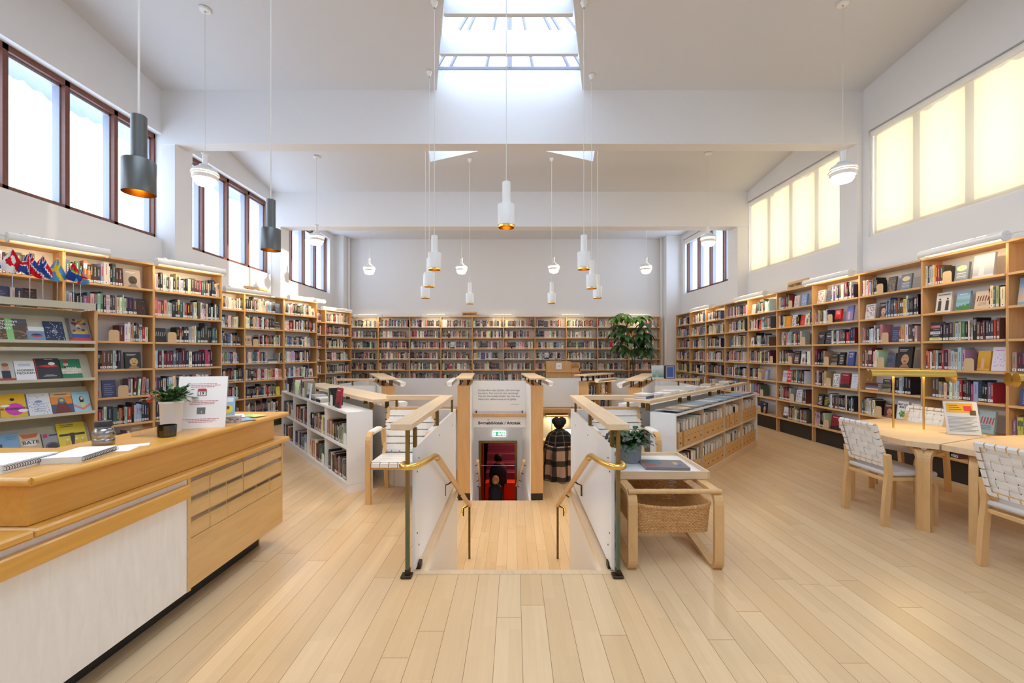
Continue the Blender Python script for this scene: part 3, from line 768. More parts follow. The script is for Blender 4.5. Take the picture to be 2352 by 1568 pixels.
well_case((.42, 7.8), AA, 1.75, 1, 'tall bookcase in the well between quotation panel and seated reader', 'WB', 'reader-side well case')
well_case((-2.25, 7.62), math.atan2(.92, -.40), 2.0, 1, 'slanting well bookcase with birch cap toward the window wall', 'WC', 'slanting window-side case')
well_case((2.08, 7.35), math.atan2(.92, .40), 2.2, -1, 'slanting well bookcase with birch cap below the tall plant', 'WD', 'slanting plant-side case')
well_case((1.45, 8.95), math.atan2(.75, .66), 1.0, 1, 'short well bookcase with plain birch end behind the white panel', 'WE', 'short far case')
for x0, x1 in ((-3.2, -1.0), (.25, 1.6)):
    t = thing('wall_shelf', 'birch shelf board along the far wall of the well, %s' % ('window side' if x0 < 0 else 'above the reader'), 'shelf', (x0, 9.93, .09))
    mb = MB(); mb.box(0, x1-x0, -.22, -.02, .0, .09, bev=.003); mb.build('board', 'birch', t)
# ================================================================ THE DESK
dk = thing('reception_desk', 'long yellow-wood reception desk with canvas front, card drawers and black kickboard', 'desk', (0, 0, 0))
FX = -1.765
mb = MB(); mb.prism([(FX, 1.56), (FX, 3.32), (-2.2, 3.32), (-2.2, 2.05), (-3.6, 2.05), (-3.6, 1.56)], .962, .996); mb.build('counter_top', 'desk_wood', dk)
mb = MB(); mb.tube([(FX-.004, 1.56, .979), (FX-.004, 3.32, .979)], .0175, 10); mb.tube([(FX, 1.564, .979), (-3.6, 1.564, .979)], .0175, 10); mb.build('nosing', 'desk_wood', dk, smooth=True)
mb = MB(); mb.box(-1.85, -1.825, 1.60, 3.24, .802, .961); mb.box(-3.6, -1.851, 1.60, 1.625, .802, .961); mb.box(-2.17, -1.851, 3.21, 3.24, .802, .961); mb.build('fascia', 'desk_wood', dk)
mb = MB(); mb.box(-1.855, -1.822, 1.597, 1.63, .8015, .9612, bev=.003); mb.build('corner_post', 'desk_wood', dk)
mb = MB(); mb.box(-2.2, FX, 1.577, 3.36, .766, .8, bev=.008); mb.build('ledge', 'desk_wood', dk)
mb = MB(); mb.box(-3.6, FX, .45, 1.574, .766, .8, bev=.008); mb.build('ledge', 'desk_wood', dk)
mb = MB(); mb.box(FX-.035, FX+.002, .45, 2.33, .66, .735, bev=.006); mb.build('rubbing_rail', 'desk_wood', dk)
mb = MB(); mb.box(-1.83, -1.80, .45, 2.345, .135, .765); mb.build('canvas_panel', 'desk_canvas', dk)
mb = MB(); mb.box(-1.835, -1.795, 2.346, 2.37, .135, .765); mb.build('stile', 'drawer_wood', dk)
mb = MB(); mb.box(-1.83, -1.80, 2.371, 3.315, .142, .418); mb.build('lower_panel', 'drawer_wood', dk)
mb = MB(); mb.box(-2.15, -1.83, 3.30, 3.32, .142, .765); mb.build('end_panel', 'drawer_wood', dk)
mb = MB(); mb.box(-1.832, -1.80, 3.303, 3.318, .418, .765); mb.build('stile', 'drawer_wood', dk)
mb = MB(); mb.box(-2.0, -1.93, .45, 3.22, 0, .14); mb.build('kickboard', 'kick_black', dk)
mb = MB(); mb.box(-2.16, -1.93, 3.2215, 3.235, 0, .141); mb.build('kick_end', 'drawer_wood', dk)
mb = MB(); mb.box(-2.18, -2.15, .5, 3.30, .05, .765); mb.build('back_panel', 'desk_wood', dk)
mb = MB(); mb.box(-2.9, -2.2, 2.1, 3.3, .70, .735); mb.build('inner_worktop', 'desk_wood', dk)
for x, y in ((-2.86, 2.15), (-2.86, 3.25), (-2.3, 3.25)):
    mb = MB(); mb.box(x-.02, x+.02, y-.02, y+.02, 0, .699); mb.build('leg', 'desk_wood', dk)
rnd = random.Random(4)
for r in range(3):
    z1 = .765-.1155*r; z0 = z1-.113
    for c in range(6):
        y0 = 2.373+.155*c; y1 = y0+.153; out = rnd.choice((0, .0, .003, .006))
        mb = MB(); mb.box(-1.845, -1.802+out, y0, y1, z0, z1-.03, bev=.001); mb.box(-1.845, -1.812+out, y0, y1, z1-.03, z1); dr = mb.build('drawer', 'drawer_wood', dk)
        mb = MB(); mb.box(-1.811+out, -1.8085+out, y0+.006, y1-.006, z1-.024, z1-.008); mb.build('label_holder', 'steel', dr)
        mb = MB(); mb.box(-1.8045+out, -1.798+out, y0+.004, y1-.004, z1-.036, z1-.031); mb.build('pull_lip', 'drawer_wood', dr)
ZC = .9965
# things standing on the counter
t = thing('vacuum_flask', 'dented steel vacuum flask with black screw lid on the desk counter', 'flask', (-2.04, 2.12, ZC))
mb = MB(); mb.lathe([(0, 0), (.040, 0), (.043, .004), (.043, .030), (.040, .034), (.043, .040), (.0435, .062), (.038, .078), (.030, .084), (.030, .09)], 32); mb.build('body', 'steel', t, smooth=True)
mb = MB(); mb.lathe([(.029, .089), (.034, .09), (.034, .112), (.031, .117), (0, .118)], 28); mb.build('lid', 'kick_black', t, smooth=True)
t = thing('potted_cactus', 'Christmas cactus with one red bloom in a tall white pot on the counter', 'plant', (-1.985, 2.47, ZC))
mb = MB(); mb.lathe([(0, 0), (.048, 0), (.055, .16), (.059, .165), (.059, .178), (.054, .178), (.05, .15), (0, .15)], 28); mb.build('pot', 'pot_white', t, smooth=True)
def leaf_chain(mb, p, d, segs, w, l, droop, rnd, col=None):
    d = Vector(d).normalized(); p = Vector(p)
    for k in range(segs):
        side = d.cross(Vector((rnd.uniform(-.4, .4), rnd.uniform(-.4, .4), 1))).normalized()
        q = p+d*l; m1 = p+d*l*.45+side*w; m2 = p+d*l*.45-side*w; m3 = p+d*l*.8+side*w*.8; m4 = p+d*l*.8-side*w*.8
        nn = side.cross(d).normalized()*w*.22
        b = len(mb.v)
        mb.v += [tuple(x) for x in (p, m1+nn*.2, m3, q, m4, m2+nn*.2, p+d*l*.5+nn, p+d*l*.5-nn)]
        for f in ((0, 1, 6), (1, 2, 6), (2, 3, 6), (3, 4, 6), (4, 5, 6), (5, 0, 6), (1, 0, 7), (2, 1, 7), (3, 2, 7), (4, 3, 7), (5, 4, 7), (0, 5, 7)):
            mb.f.append(tuple(b+i for i in f)); mb.c.append(col)
        p = q; d = (d+Vector((rnd.uniform(-.2, .2), rnd.uniform(-.2, .2), -droop))).normalized()
    return p
rnd = random.Random(3); mb = MB()
for k in range(90):
    a = rnd.uniform(0, 2*PI); leaf_chain(mb, (math.cos(a)*.025, math.sin(a)*.025, .165), (math.cos(a), math.sin(a), rnd.uniform(.5, 3.4)), rnd.randint(2, 4), .014, .033, .34, rnd)
mb.build('foliage', 'leaf_dark', t)
mb = MB(); leaf_chain(mb, (-.06, -.01, .20), (-1, -.1, .0), 2, .008, .025, .3, rnd)
for k in range(14):
    a = rnd.uniform(0, 2*PI); leaf_chain(mb, (-.095, -.01, .192), (-.9+rnd.uniform(-.4, .5), math.cos(a)*.7, math.sin(a)*.7), 1, .006, .04, .2, rnd)
mb.build('bloom', 'flower_red', t)
t = thing('plastic_tray', 'clear plastic leaflet box behind the smoked glass on the counter', 'box', (-1.99, 2.335, ZC))
mb = MB()
for a in ((-.08, .06, -.03, -.028, 0, .05), (-.08, .06, .028, .03, 0, .05), (-.08, -.078, -.03, .03, 0, .05), (.058, .06, -.03, .03, 0, .05), (-.08, .06, -.03, .03, 0, .002)): mb.box(*a)
mb.build('shell', 'clear_acrylic', t)
t = thing('glass_tumbler', 'low smoked glass tumbler with dark liquid in front of the calendar sign', 'glass', (-1.895, 2.33, ZC))
mb = MB(); mb.lathe([(0, .001), (.040, .001), (.043, .062), (.0405, .062), (.0385, .01), (0, .008)], 10); mb.build('tumbler', 'smoky_glass', t)
mb = MB(); mb.lathe([(0, .009), (.0382, .0095), (.039, .024), (0, .024)], 20); mb.build('coffee', 'hair_black', t)
t = thing('calendar_sign', 'white sheet sign with calendar page nineteen leaning on the counter', 'sign', (-1.905, 2.58, ZC), R(18))
M = Matrix.Rotation(R(-10), 4, 'X')
mb = MB(); mb.box(-.12, .135, 0, .004, 0, .315, M=M); mb.build('sheet', 'paper', t)
mb = MB(); mb.box(-.125, .14, .0045, .008, 0, .318, M=M); mb.build('backing', 'clear_acrylic', t)
def stamp(mb, x0, x1, z0, z1, M, y=-.0008): mb.box(x0, x1, y, -.0001, z0, z1, M=M)
for zc, ws in ((.27, (.14, .18, .13)), (.165, (.17, .14, .13)), (.055, (.19, .15, .13))):
    for i, w in enumerate(ws):
        mb = MB(); x = .008-w/2
        while x < .008+w/2-.006:
            l = rnd.uniform(.006, .02); stamp(mb, x, min(x+l, .008+w/2), zc-.0095*i-.0014, zc-.0095*i+.0014, M); x += l+.003
        mb.build('text_line', 'text_red', t)
mb = MB(); stamp(mb, -.02, .028, .195, .235, M); mb.build('icon_shadow', 'text_grey', t)
mb = MB(); stamp(mb, -.016, .022, .199, .222, M, -.0012); mb.build('icon_page', 'text_white', t)
mb = MB(); stamp(mb, -.018, .024, .224, .240, M, -.0012); mb.build('icon_header', 'text_red', t)
text('lettering', '19', .024, 'text_black', t, tuple(M @ Vector((.003, -.0016, .2105))), (PI/2-R(10), 0, 0), bold=.0006)
mb = MB(); stamp(mb, -.018, .026, .085, .125, M); mb.build('icon_calendar', 'text_grey', t)
text('lettering', '1', .02, 'text_white', t, tuple(M @ Vector((.006, -.0012, .097))), (PI/2-R(10), 0, 0))
def flat_sheet(name, label, cat, loc, rz, w, d, h, mat, group=None, lines=0):
    t = thing(name, label, cat, loc, rz, group)
    mb = MB(); mb.box(-w/2, w/2, -d/2, d/2, 0, h); mb.build('sheet', mat, t)
    if lines:
        mb = MB()
        for k in range(lines): mb.box(-w*.38, w*(.38-.1*(k % 3)), d*.36-k*d*.7/lines-.0015, d*.36-k*d*.7/lines+.0015, h, h+.0004)
        mb.build('text_line', 'text_grey', t)
    return t
for i, (x, y, rz, lab) in enumerate(((-2.02, 1.70, 6, 'open spiral-bound guest book, thick white page block at the desk corner'), (-1.86, 1.86, 14, 'second spiral-bound white pad beside the guest book'))):
    t = thing('spiral_notebook', lab, 'notebook', (x-.03, y, ZC), R(rz), 'spiral-bound pads on the counter')
    w = .23 if i == 0 else .14; hh = .034 if i == 0 else .026
    for k in range(7):
        mb = MB(); mb.box(-w/2, w/2, -.11, .11, hh/7*k, hh/7*(k+1)-.0008); mb.build('page_block', 'paper', t)
    mb = MB()
    for k in range(22): mb.lathe([(.008, -.0012), (.0095, 0), (.008, .0012)], 8, (w/2+.004, -.105+.0098*k, hh*.55), axis='y')
    mb.build('spiral', 'kick_black', t)
mb = MB(); t = flat_sheet('paper_sheet', 'loose white sheet with coloured print beyond the spiral pads', 'paper', (-1.93, 1.985, ZC), R(20), .26, .1, .0006, 'paper')
for k, c in enumerate(('flower_red', 'leaf_dark', 'cloth_blue')):
    mb = MB(); mb.lathe([(0, .0006), (.014, .0006), (.014, .001), (0, .001)], 12, (-.05+.05*k, -.02, 0)); mb.build('printed_spot', c, t)
flat_sheet('paper_sheet', 'blank white sheet lying furthest along the counter from the spiral pads', 'paper', (-1.885, 2.09, ZC), R(35), .15, .07, .0008, 'paper')
# ================================================================ DISPLAY RACK AND FLAGS
RKE = Vector((-4.536, 4.65)); RKL = 1.5; RK0 = RKE-DL*RKL
rk = thing('display_rack', 'book display rack with sloping grey-green metal shelves and birch side panels behind the desk', 'display rack', (RK0.x, RK0.y, 0), AL)
for x in (0, RKL-.03):
    mb = MB(); mb.box(x, x+.03, 0, .30, 0, 1.915, bev=.004); mb.build('side_panel', 'birch', rk)
mb = MB(); mb.box(-.01, RKL-.03, -.03, .28, 1.93, 1.955); mb.box(-.01, RKL-.03, -.035, -.03, 1.915, 1.985); mb.build('top_ledge', 'rack_metal', rk)
mb = MB(); mb.box(.2, .42, -.0365, -.035, 1.942, 1.95); mb.build('ledge_print', 'text_grey', rk)
LIPS = [1.56, 1.17, .815, .42]
def slope_mat(zl): return Matrix.Translation((0, .028, zl)) @ Matrix.Rotation(R(-27), 4, 'X')
for i, z in enumerate(LIPS):
    mb = MB(); mb.box(.032, RKL-.032, .006, .012, -.0, .31, M=slope_mat(z)); mb.box(.032, RKL-.032, -.03, .03, z-.004, z); mb.box(.032, RKL-.032, -.034, -.03, z-.008, z+.022); mb.fix = True
    mb.build('sloping_shelf', 'rack_metal', rk)
mb = MB(); mb.box(.032, RKL-.032, -.03, -.026, 1.475, 1.51); mb.build('header_strip', 'rack_metal', rk)
mb = MB(); mb.box(.032, RKL-.032, .285, .29, .2, 1.91); mb.build('back_panel', 'rack_metal', rk)
def rack_s(px): r = (px-CX)/F; return (r*RK0.y-RK0.x)/(DL.x-r*DL.y)
# flags standing on the ledge: (pixel of the pole, label, pattern)
def nordic(u, v, field, cross, edge, ew):
    a = abs(u-.38); b = abs(v-.5); m = min(a*1.35, b)
    return cross if m < .09 else (edge if m < .09+ew else field)
RED, BLU, WHT, YEL, SKB, GRN = (200, 30, 44), (46, 72, 146), (232, 230, 228), (222, 196, 60), (92, 148, 200), (56, 140, 70)
def greenland(u, v):
    i = (u-.42)**2*2.2+(v-.5)**2 < .085
    up = v < .5
    return (RED if up else WHT) if i else (WHT if up else RED)
def sami(u, v):
    if (u-.4)**2*2+(v-.5)**2 < .09 and (u-.4)**2*2+(v-.5)**2 > .05: return RED if u < .4 else BLU
    return RED if u < .34 else (GRN if u < .41 else (YEL if u < .5 else BLU))
FL = [(-14, 'white table flag with a blue-edged red cross', lambda u, v: nordic(u, v, WHT, RED, BLU, .06), 1.0),
      (34, 'red and white table flag with a two-tone disc', greenland, 1.0),
      (74, 'blue table flag with a white-edged red cross, second before the striped Norse ones', lambda u, v: nordic(u, v, BLU, RED, WHT, .06), .95),
      (104, 'red table flag with a white-edged blue cross', lambda u, v: nordic(u, v, RED, BLU, WHT, .06), 1.0),
      (137, 'light blue table flag with a yellow cross', lambda u, v: nordic(u, v, SKB, YEL, YEL, 0), 1.0),
      (174, 'red, green, yellow and blue striped table flag with a ring', sami, .85),
      (191, 'small pale blue table flag with a red cross', lambda u, v: nordic(u, v, SKB, RED, (226, 190, 160), .05), .7)]
FL[2] = (74, 'dark blue table flag with a white-edged red cross', FL[2][2], .95)
for i, (px, lab, fn, sc) in enumerate(FL):
    sx = rack_s(px); p = RK0+DL*sx+Vector((-DL.y, DL.x))*.06
    t = thing('table_flag', lab+', on the rack ledge', 'flag', (p.x, p.y, 1.9555), AL, 'table flags on the display rack')
    top = .52-.012*i-(.05 if i == 6 else 0)
    mb = MB(); mb.lathe([(0, 0), (.03, 0), (.03, .008), (.006, .012), (0, .012)], 16); mb.build('base', 'white_plastic', t, smooth=True)
    mb = MB(); mb.tube([(0, 0, .01), (0, 0, top)], .0035, 8); mb.build('pole', 'steel', t)
    mb = MB(); mb.lathe([(0, -.006), (.006, 0), (0, .008)], 10, (0, 0, top)); mb.build('finial', 'white_plastic', t)
    mb = MB(); nu, nv = 22, 16; w, h = .20*sc, .135*sc
    side = -1 if i in (5, 6) else 1
    def P(u, v):
        r = .012+u*(.225*sc)*(1-.10*abs(v-.45)*2); f = R(-31+58*v)*(1-.18*u)
        return (math.sin(f)*r*side, -.010+.020*math.sin(v*8+i*1.7)*u+.006*math.sin(u*6), top-.004-math.cos(f)*r)
    def pat(u, v): return fn(min(1, max(0, .80*u+.36*(v-.5)+.06)), min(1, max(0, .5+(v-.5)*.8-(u-.55)*.42)))
    for a in range(nu):
        for b in range(nv):
            u0, u1, v0, v1 = a/nu, (a+1)/nu, b/nv, (b+1)/nv
            mb.face([P(u0, v0), P(u0, v1), P(u1, v1), P(u1, v0)], lin(pat((u0+u1)/2, (v0+v1)/2)))
    mb.build('cloth', 'flag_cloth', t)
# ================================================================ READING TABLES, CHAIRS, TROLLEY
def bent_leg(mb, x, y, ang, h, reach=.22, w=.05, t=.032, r=.09):
    c, s = math.cos(ang), math.sin(ang)
    pr = [(0, 0), (0, h-r)]+[(r-r*math.cos(R(a)), h-r+r*math.sin(R(a))) for a in (15, 30, 45, 60, 75, 90)]+[(reach, h)]
    mb.ribbon([(x+c*p, y+s*p, z) for p, z in pr], w, t, (-s, c, 0))
TZ = .72
ta = thing('reading_table', 'pale birch reading table with brass twin lamp and clear sign stand', 'table', (0, 0, 0))
PA = [(3.27, 3.57), (3.415, 3.43), (4.185, 3.765), (4.26, 3.98), (4.23, 4.80), (3.8, 4.68), (3.38, 4.44), (3.27, 4.2)]
seam = ((3.272, 4.26), (4.25, 4.0))
mb = MB(); mb.prism(PA, TZ-.045, TZ); mb.build('tabletop', 'birch_pale', ta)
mb = MB(); d = Vector((seam[1][0]-seam[0][0], seam[1][1]-seam[0][1])).normalized(); n = Vector((-d.y, d.x))*.0022
mb.prism([(seam[0][0]-n.x+.02, seam[0][1]-n.y), (seam[1][0]-n.x-.02, seam[1][1]-n.y), (seam[1][0]+n.x-.02, seam[1][1]+n.y), (seam[0][0]+n.x+.02, seam[0][1]+n.y)], TZ, TZ+.0006); mb.build('seam', 'birch', ta)
for x, y, a in ((3.33, 3.50, 70), (3.36, 3.47, 20), (3.34, 4.22, -20), (4.14, 3.86, 150), (3.85, 4.60, 250), (3.55, 4.48, -60)):
    mb = MB(); bent_leg(mb, x, y, R(a), TZ-.063); mb.build('leg', 'bent_birch', ta)
tb = thing('reading_table', 'second pale birch reading table with gold lamp, pushed against the first table corner', 'table', (0, 0, 0))
mb = MB(); mb.prism([(3.432, 3.428), (3.47, 3.21), (3.72, 2.92), (4.75, 2.92), (4.95, 3.4), (4.75, 3.86), (4.19, 3.757)], TZ-.047, TZ-.002); mb.build('tabletop', 'birch_pale', tb)
for x, y, a in ((3.50, 3.25, 35), (3.80, 3.0, 60), (4.7, 3.0, 120), (4.8, 3.5, 180)):
    mb = MB(); bent_leg(mb, x, y, R(a), TZ-.065); mb.build('leg', 'bent_birch', tb)
# brass reading lamps: twin half-round shades on two posts
def reading_lamp(label, c, ang, z, L=.62):
    t = thing('reading_lamp', label, 'lamp', (c[0], c[1], z), ang, 'brass reading lamps')
    H = .50
    for x in (-.115, .115):
        mb = MB(); mb.tube([(x, 0, .001), (x, 0, H)], .0085, 12); mb.build('post', 'brass', t, smooth=True)
    for s in (-1, 1):
        mb = MB(); prof = []
        for k in range(13):
            a = R(-12+204*k/12); prof.append((s*.048+.052*math.cos(a), H+.018+.052*math.sin(a)))
        ring = prof+[(s*.048+(y-s*.048)*.93, H+.018+(z-H-.018)*.93) for y, z in reversed(prof)]
        mb.extrude([(-L/2, y, z) for y, z in ring], (L, 0, 0)); mb.build('shade', 'brass', t)
        for x in (-L/2-.002, L/2):
            mb = MB(); mb.lathe([(0, 0), (.058, 0), (.058, .002), (0, .002)], 22, (x, s*.048, H+.012), axis='x'); mb.build('end_disc', 'brass', t)
        mb = MB(); mb.tube([(-L/2+.03, s*.048, H+.022), (L/2-.03, s*.048, H+.022)], .012, 8); mb.build('tube', 'brass_lamp_glow', t)
    DESKL.append(((c[0], c[1], z+H+.005), (0, 0, ang), L*.8))
reading_lamp('brass twin-trough lamp lit over the first reading table', (3.82, 4.135), math.atan2(-.09, .21), TZ+.0005)
reading_lamp('brass lamp cut by the frame edge, over the second reading table', (4.42, 3.42), math.atan2(-.09, .21), TZ-.0015)
t = thing('sign_stand', 'clear acrylic stand with yellow-headed notice on the reading table', 'sign', (4.01, 3.80, TZ), R(-20))
M = Matrix.Rotation(R(-14), 4, 'X')
mb = MB(); mb.box(-.125, .125, -.004, .0, 0, .305, M=M); mb.box(-.13, .13, 0, .12, 0, .004); mb.build('stand', 'clear_acrylic', t)
mb = MB(); mb.box(-.118, .118, -.003, -.0015, .006, .30, M=M); mb.build('notice', 'paper', t)
mb = MB(); stamp(mb, -.10, .085, .20, .285, M, -.0052); mb.build('yellow_header', 'rack_metal', t); plain('notice_yellow', (228, 176, 40), .6); t.children if False else None
mb = MB(); stamp(mb, .02, .075, .215, .262, M, -.0058); mb.build('photo_print', 'flower_red', t)
mb = MB(); stamp(mb, .06, .10, .18, .222, M, -.0064); mb.build('portrait_print', 'stem_brown', t)
for k in range(11):
    mb = MB(); stamp(mb, -.10, .10-.02*(k % 3), .158-.0125*k, .161-.0125*k, M, -.0052); mb.build('text_line', 'text_grey', t)
for k in range(3):
    mb = MB(); stamp(mb, -.085, -.02+.012*k, .262-.018*k, .2655-.018*k, M, -.006); mb.build('text_line', 'text_black', t)
for o in COL.objects:
    if o.name.startswith('yellow_header'): o.data.materials[0] = MATS['notice_yellow']
# --- woven side chair
def side_chair(label, loc, rz):
    t = thing('webbing_chair', label, 'chair', (*loc, 0), rz, 'woven reading-table chairs')
    for s in (-1, 1):
        y = .212*s
        mb = MB(); mb.ribbon([(-.222, y, 0), (-.205, y, .25), (-.185, y, .44), (-.20, y, .60)], .036, .048, (0, 1, 0)); mb.build('leg', 'bent_birch', t)
        mb = MB(); pr = [(.215, 0), (.215, .31)]+[(.215-.085+.085*math.cos(R(a)), .31+.085*math.sin(R(a))) for a in (20, 40, 60, 80, 90)]+[(-.17, .395)]
        mb.ribbon([(x, y*.93, z) for x, z in pr], .036, .030, (0, 1, 0)); mb.build('leg', 'bent_birch', t)
        mb = MB(); pr = [(.02, .418), (-.08, .418)]+[(-.10-.07*math.sin(R(a)), .488-.07*math.cos(R(a))) for a in (0, 25, 50, 75, 95)]+[(-.19, .56), (-.232, .70), (-.282, .845)]
        mb.ribbon([(x, .182*s, z) for x, z in pr], .03, .024, (0, 1, 0)); mb.build('back_stile', 'bent_birch', t)
    for nm, x, z in (('back_rail', -.280, .835), ('back_rail', -.186, .505)):
        mb = MB(); mb.box(x-.012, x+.012, -.195, .195, z-.018, z+.018, bev=.005); mb.build(nm, 'bent_birch', t)
    mb = MB(); mb.box(-.20, -.175, -.20, .20, .365, .395, bev=.004); mb.build('cross_rail', 'bent_birch', t)
    mb = MB(); mb.cbox(-.20, .235, -.215, .215, .412, .452, .014); mb.build('seat', 'grey_seat', t)
    # webbing woven over and under
    mb = MB(); A = Vector((-.186, 0, .505)); B = Vector((-.280, 0, .835)); ax = (B-A); L = ax.length; ax.normalize(); nr = Vector((ax.z, 0, -ax.x))
    nc, nrw = 6, 6; ys = [-.16+.32*k/(nc-1) for k in range(nc)]; zs = [L*(.06+.88*k/(nrw-1)) for k in range(nrw)]
    for i, y in enumerate(ys):
        pts = [A+Vector((0, y, 0))-ax*.022, A+Vector((0, y, 0))-nr*.016-ax*.012]
        pts = []
        for k in range(41):
            f = -.02+(L+.04)*k/40; j = min(range(nrw), key=lambda q: abs(zs[q]-f)); o = (.0045 if (i+j) % 2 else -.0045)*math.cos(min(1, abs(zs[j]-f)/(L*.088))*PI/2)
            pts.append(A+ax*f+Vector((0, y, 0))+nr*(o))
        mb.ribbon(pts, .054, .003, (0, 1, 0))
        for e, ff in ((A, -1), (B, 1)):
            q = e+Vector((0, y, 0)); mb.ribbon([q+nr*.0155-ax*ff*.01, q+nr*.0155+ax*ff*.012, q+ax*ff*.0215, q-nr*.0155+ax*ff*.012, q-nr*.0155-ax*ff*.012], .054, .003, (0, 1, 0))
    for j, f in enumerate(zs):
        pts = []
        for k in range(41):
            y = -.20+.40*k/40; i = min(range(nc), key=lambda q: abs(ys[q]-y)); o = (-.0045 if (i+j) % 2 else .0045)*math.cos(min(1, abs(ys[i]-y)/.033)*PI/2)
            pts.append(A+ax*f+Vector((0, y, 0))+nr*o)
        mb.ribbon(pts, .050, .003, ax)
        for s in (-1, 1):
            q = A+ax*f+Vector((0, .182*s, 0)); mb.ribbon([q+nr*.015-Vector((0, s*.018, 0)), q+nr*.016+Vector((0, s*.014, 0)), q+Vector((0, s*.019, 0)), q-nr*.016+Vector((0, s*.014, 0)), q-nr*.015-Vector((0, s*.018, 0))], .050, .003, ax)
    mb.build('webbing', 'webbing', t)
    return t
side_chair('white webbing chair drawn up to the lamp-lit table, back to the stair', (3.325, 3.79), 0)
side_chair('white webbing chair cut by the frame edge at the second table', (3.42, 2.71), 0)
side_chair('white webbing chair beyond the first table, hidden behind the acrylic notice', (4.28, 4.62), R(195))
side_chair('white webbing chair at the bookcase side of the second table', (4.2, 4.12), R(180)) if False else None
# --- armchairs with woven seats by the parapet
def armchair(label, loc, rz):
    t = thing('armchair', label, 'armchair', (*loc, 0), rz, 'woven armchairs at the parapet')
    for s in (-1, 1):
        y = .285*s
        pr = [(.24, 0), (.245, .35), (.245, .58)]+[(.245-.09+.09*math.cos(R(a)), .58+.09*math.sin(R(a))) for a in (20, 40, 60, 80, 90)]+[(.0, .672), (-.10, .66)]
        mb = MB(); mb.ribbon([(x, y, z) for x, z in pr], .05, .03, (0, 1, 0)); mb.build('arm_loop', 'bent_birch', t)
        mb = MB(); mb.ribbon([(-.27, y*.9, 0), (-.20, y*.9, .42), (-.155, y*.93, .66)], .042, .034, (0, 1, 0)); mb.build('leg', 'bent_birch', t)
        mb = MB(); pr = [(.165, .688), (.02, .687), (-.09, .674)]
        mb.cbox(-.10, .165, y-.036, y+.036, .652, .694, .014); mb.build('arm_sleeve', 'webbing', t)
        mb = MB(); mb.ribbon([(-.12, y*.86, .40), (-.19, y*.86, .52), (-.26, y*.86, .72), (-.30, y*.86, .86)], .034, .028, (0, 1, 0)); mb.build('back_stile', 'bent_birch', t)
        mb = MB(); mb.box(-.20, .24, y*.90-.018, y*.90+.018, .33, .385, bev=.004); mb.build('seat_rail', 'bent_birch', t)
    mb = MB(); mb.box(.205, .238, -.255, .255, .33, .385, bev=.004); mb.build('front_rail', 'bent_birch', t)
    mb = MB(); mb.box(-.315, -.285, -.245, .245, .845, .868, bev=.005); mb.build('back_rail', 'bent_birch', t)
    mb = MB(); n = 6
    for i in range(n):
        y = -.215+.43*i/(n-1)
        mb.ribbon([(.252, y, .355), (.248, y, .392), (.22, y, .4005+.002*(i % 2)), (0, y, .396+.002*(i % 2)), (-.19, y, .396)], .078, .004, (0, 1, 0))
        mb.ribbon([(-.14, y, .42), (-.205, y, .55), (-.262, y, .72), (-.305, y, .872), (-.325, y, .86)], .078, .004, (0, 1, 0))
    for j in range(6):
        x = .20-.37*j/5; mb.ribbon([(x, -.272, .385), (x, -.262, .4035), (x, .262, .4035), (x, .272, .385)], .066, .004, (1, 0, 0))
    for j in range(6):
        f = (j+.4)/6; a = Vector((-.15, 0, .44)).lerp(Vector((-.30, 0, .85)), f); b = Vector((-.10-.03*f, 0, .3)).normalized()
        mb.ribbon([a+Vector((0, y, .0))+Vector((.007, 0, 0)) for y in (-.262, -.1, .1, .262)], .062, .004, Vector((-.34, 0, .94)))
    mb.build('webbing', 'webbing', t)
    mb = MB()
    for j in range(6):
        for s in (-1, 1):
            f = (j+.4)/6; a = Vector((-.15, 0, .44)).lerp(Vector((-.30, 0, .85)), f); mb.box(a.x+.002, a.x+.014, .262*s-.012, .262*s+.012, a.z-.006, a.z+.006)
    mb.build('strap_buckle', 'old_brass', t)
    return t
armchair('white woven armchair between low white bookcase and desk-side stair guard', (-1.115, 4.335), R(-90))
armchair('white woven armchair half hidden behind the trolley', (1.10, 4.335), R(-90))
# --- tea trolley
tr = thing('tea_trolley', 'bent birch tea trolley with white tray and wicker basket beside the stair', 'trolley', (0, 0, 0))
for x in (.79, 1.365):
    r1 = .07
    pth = [(x, 3.95, .512), (x, 3.3, .512), (x, 2.93, .512)]+arc((x, 2.92, .44), .072, 90, 180, 5)[1:]+[(x, 2.848, .2)]+arc((x, 2.918, .07), .07, 180, 262, 5)+[(x, 3.1, .028), (x, 3.45, .075), (x, 3.72, .14), (x, 3.93, .30)]+arc((x, 3.90, .44), .072, -20, 90, 4)
    mb = MB(); mb.ribbon(pth, .062, .03, (1, 0, 0), closed=True); mb.build('side_loop', 'bent_birch', tr)
mb = MB(); mb.tube([(.765, 2.865, .523), (1.39, 2.865, .523)], .0165, 14); mb.build('handle_bar', 'bent_birch', tr, smooth=True)
mb = MB(); mb.tube([(.765, 3.90, .20), (1.39, 3.90, .20)], .014, 10); mb.build('axle', 'bent_birch', tr, smooth=True)
for x in (.70, 1.455):
    mb = MB(); mb.lathe([(.02, -.016), (.125, -.016), (.138, -.008), (.138, .008), (.125, .016), (.02, .016), (.02, -.016)], 32, (x, 3.80, .14), axis='x'); wh = mb.build('wheel', 'white_plastic', tr, smooth=True)
    mb = MB(); mb.lathe([(.137, -.01), (.142, -.006), (.142, .006), (.137, .01)], 32, (x, 3.80, .14), axis='x'); mb.build('tyre', 'kick_black', wh, smooth=True)
TX0, TX1, TY0, TY1, TZ0, TZ1 = .742, 1.432, 3.12, 3.74, .528, .586
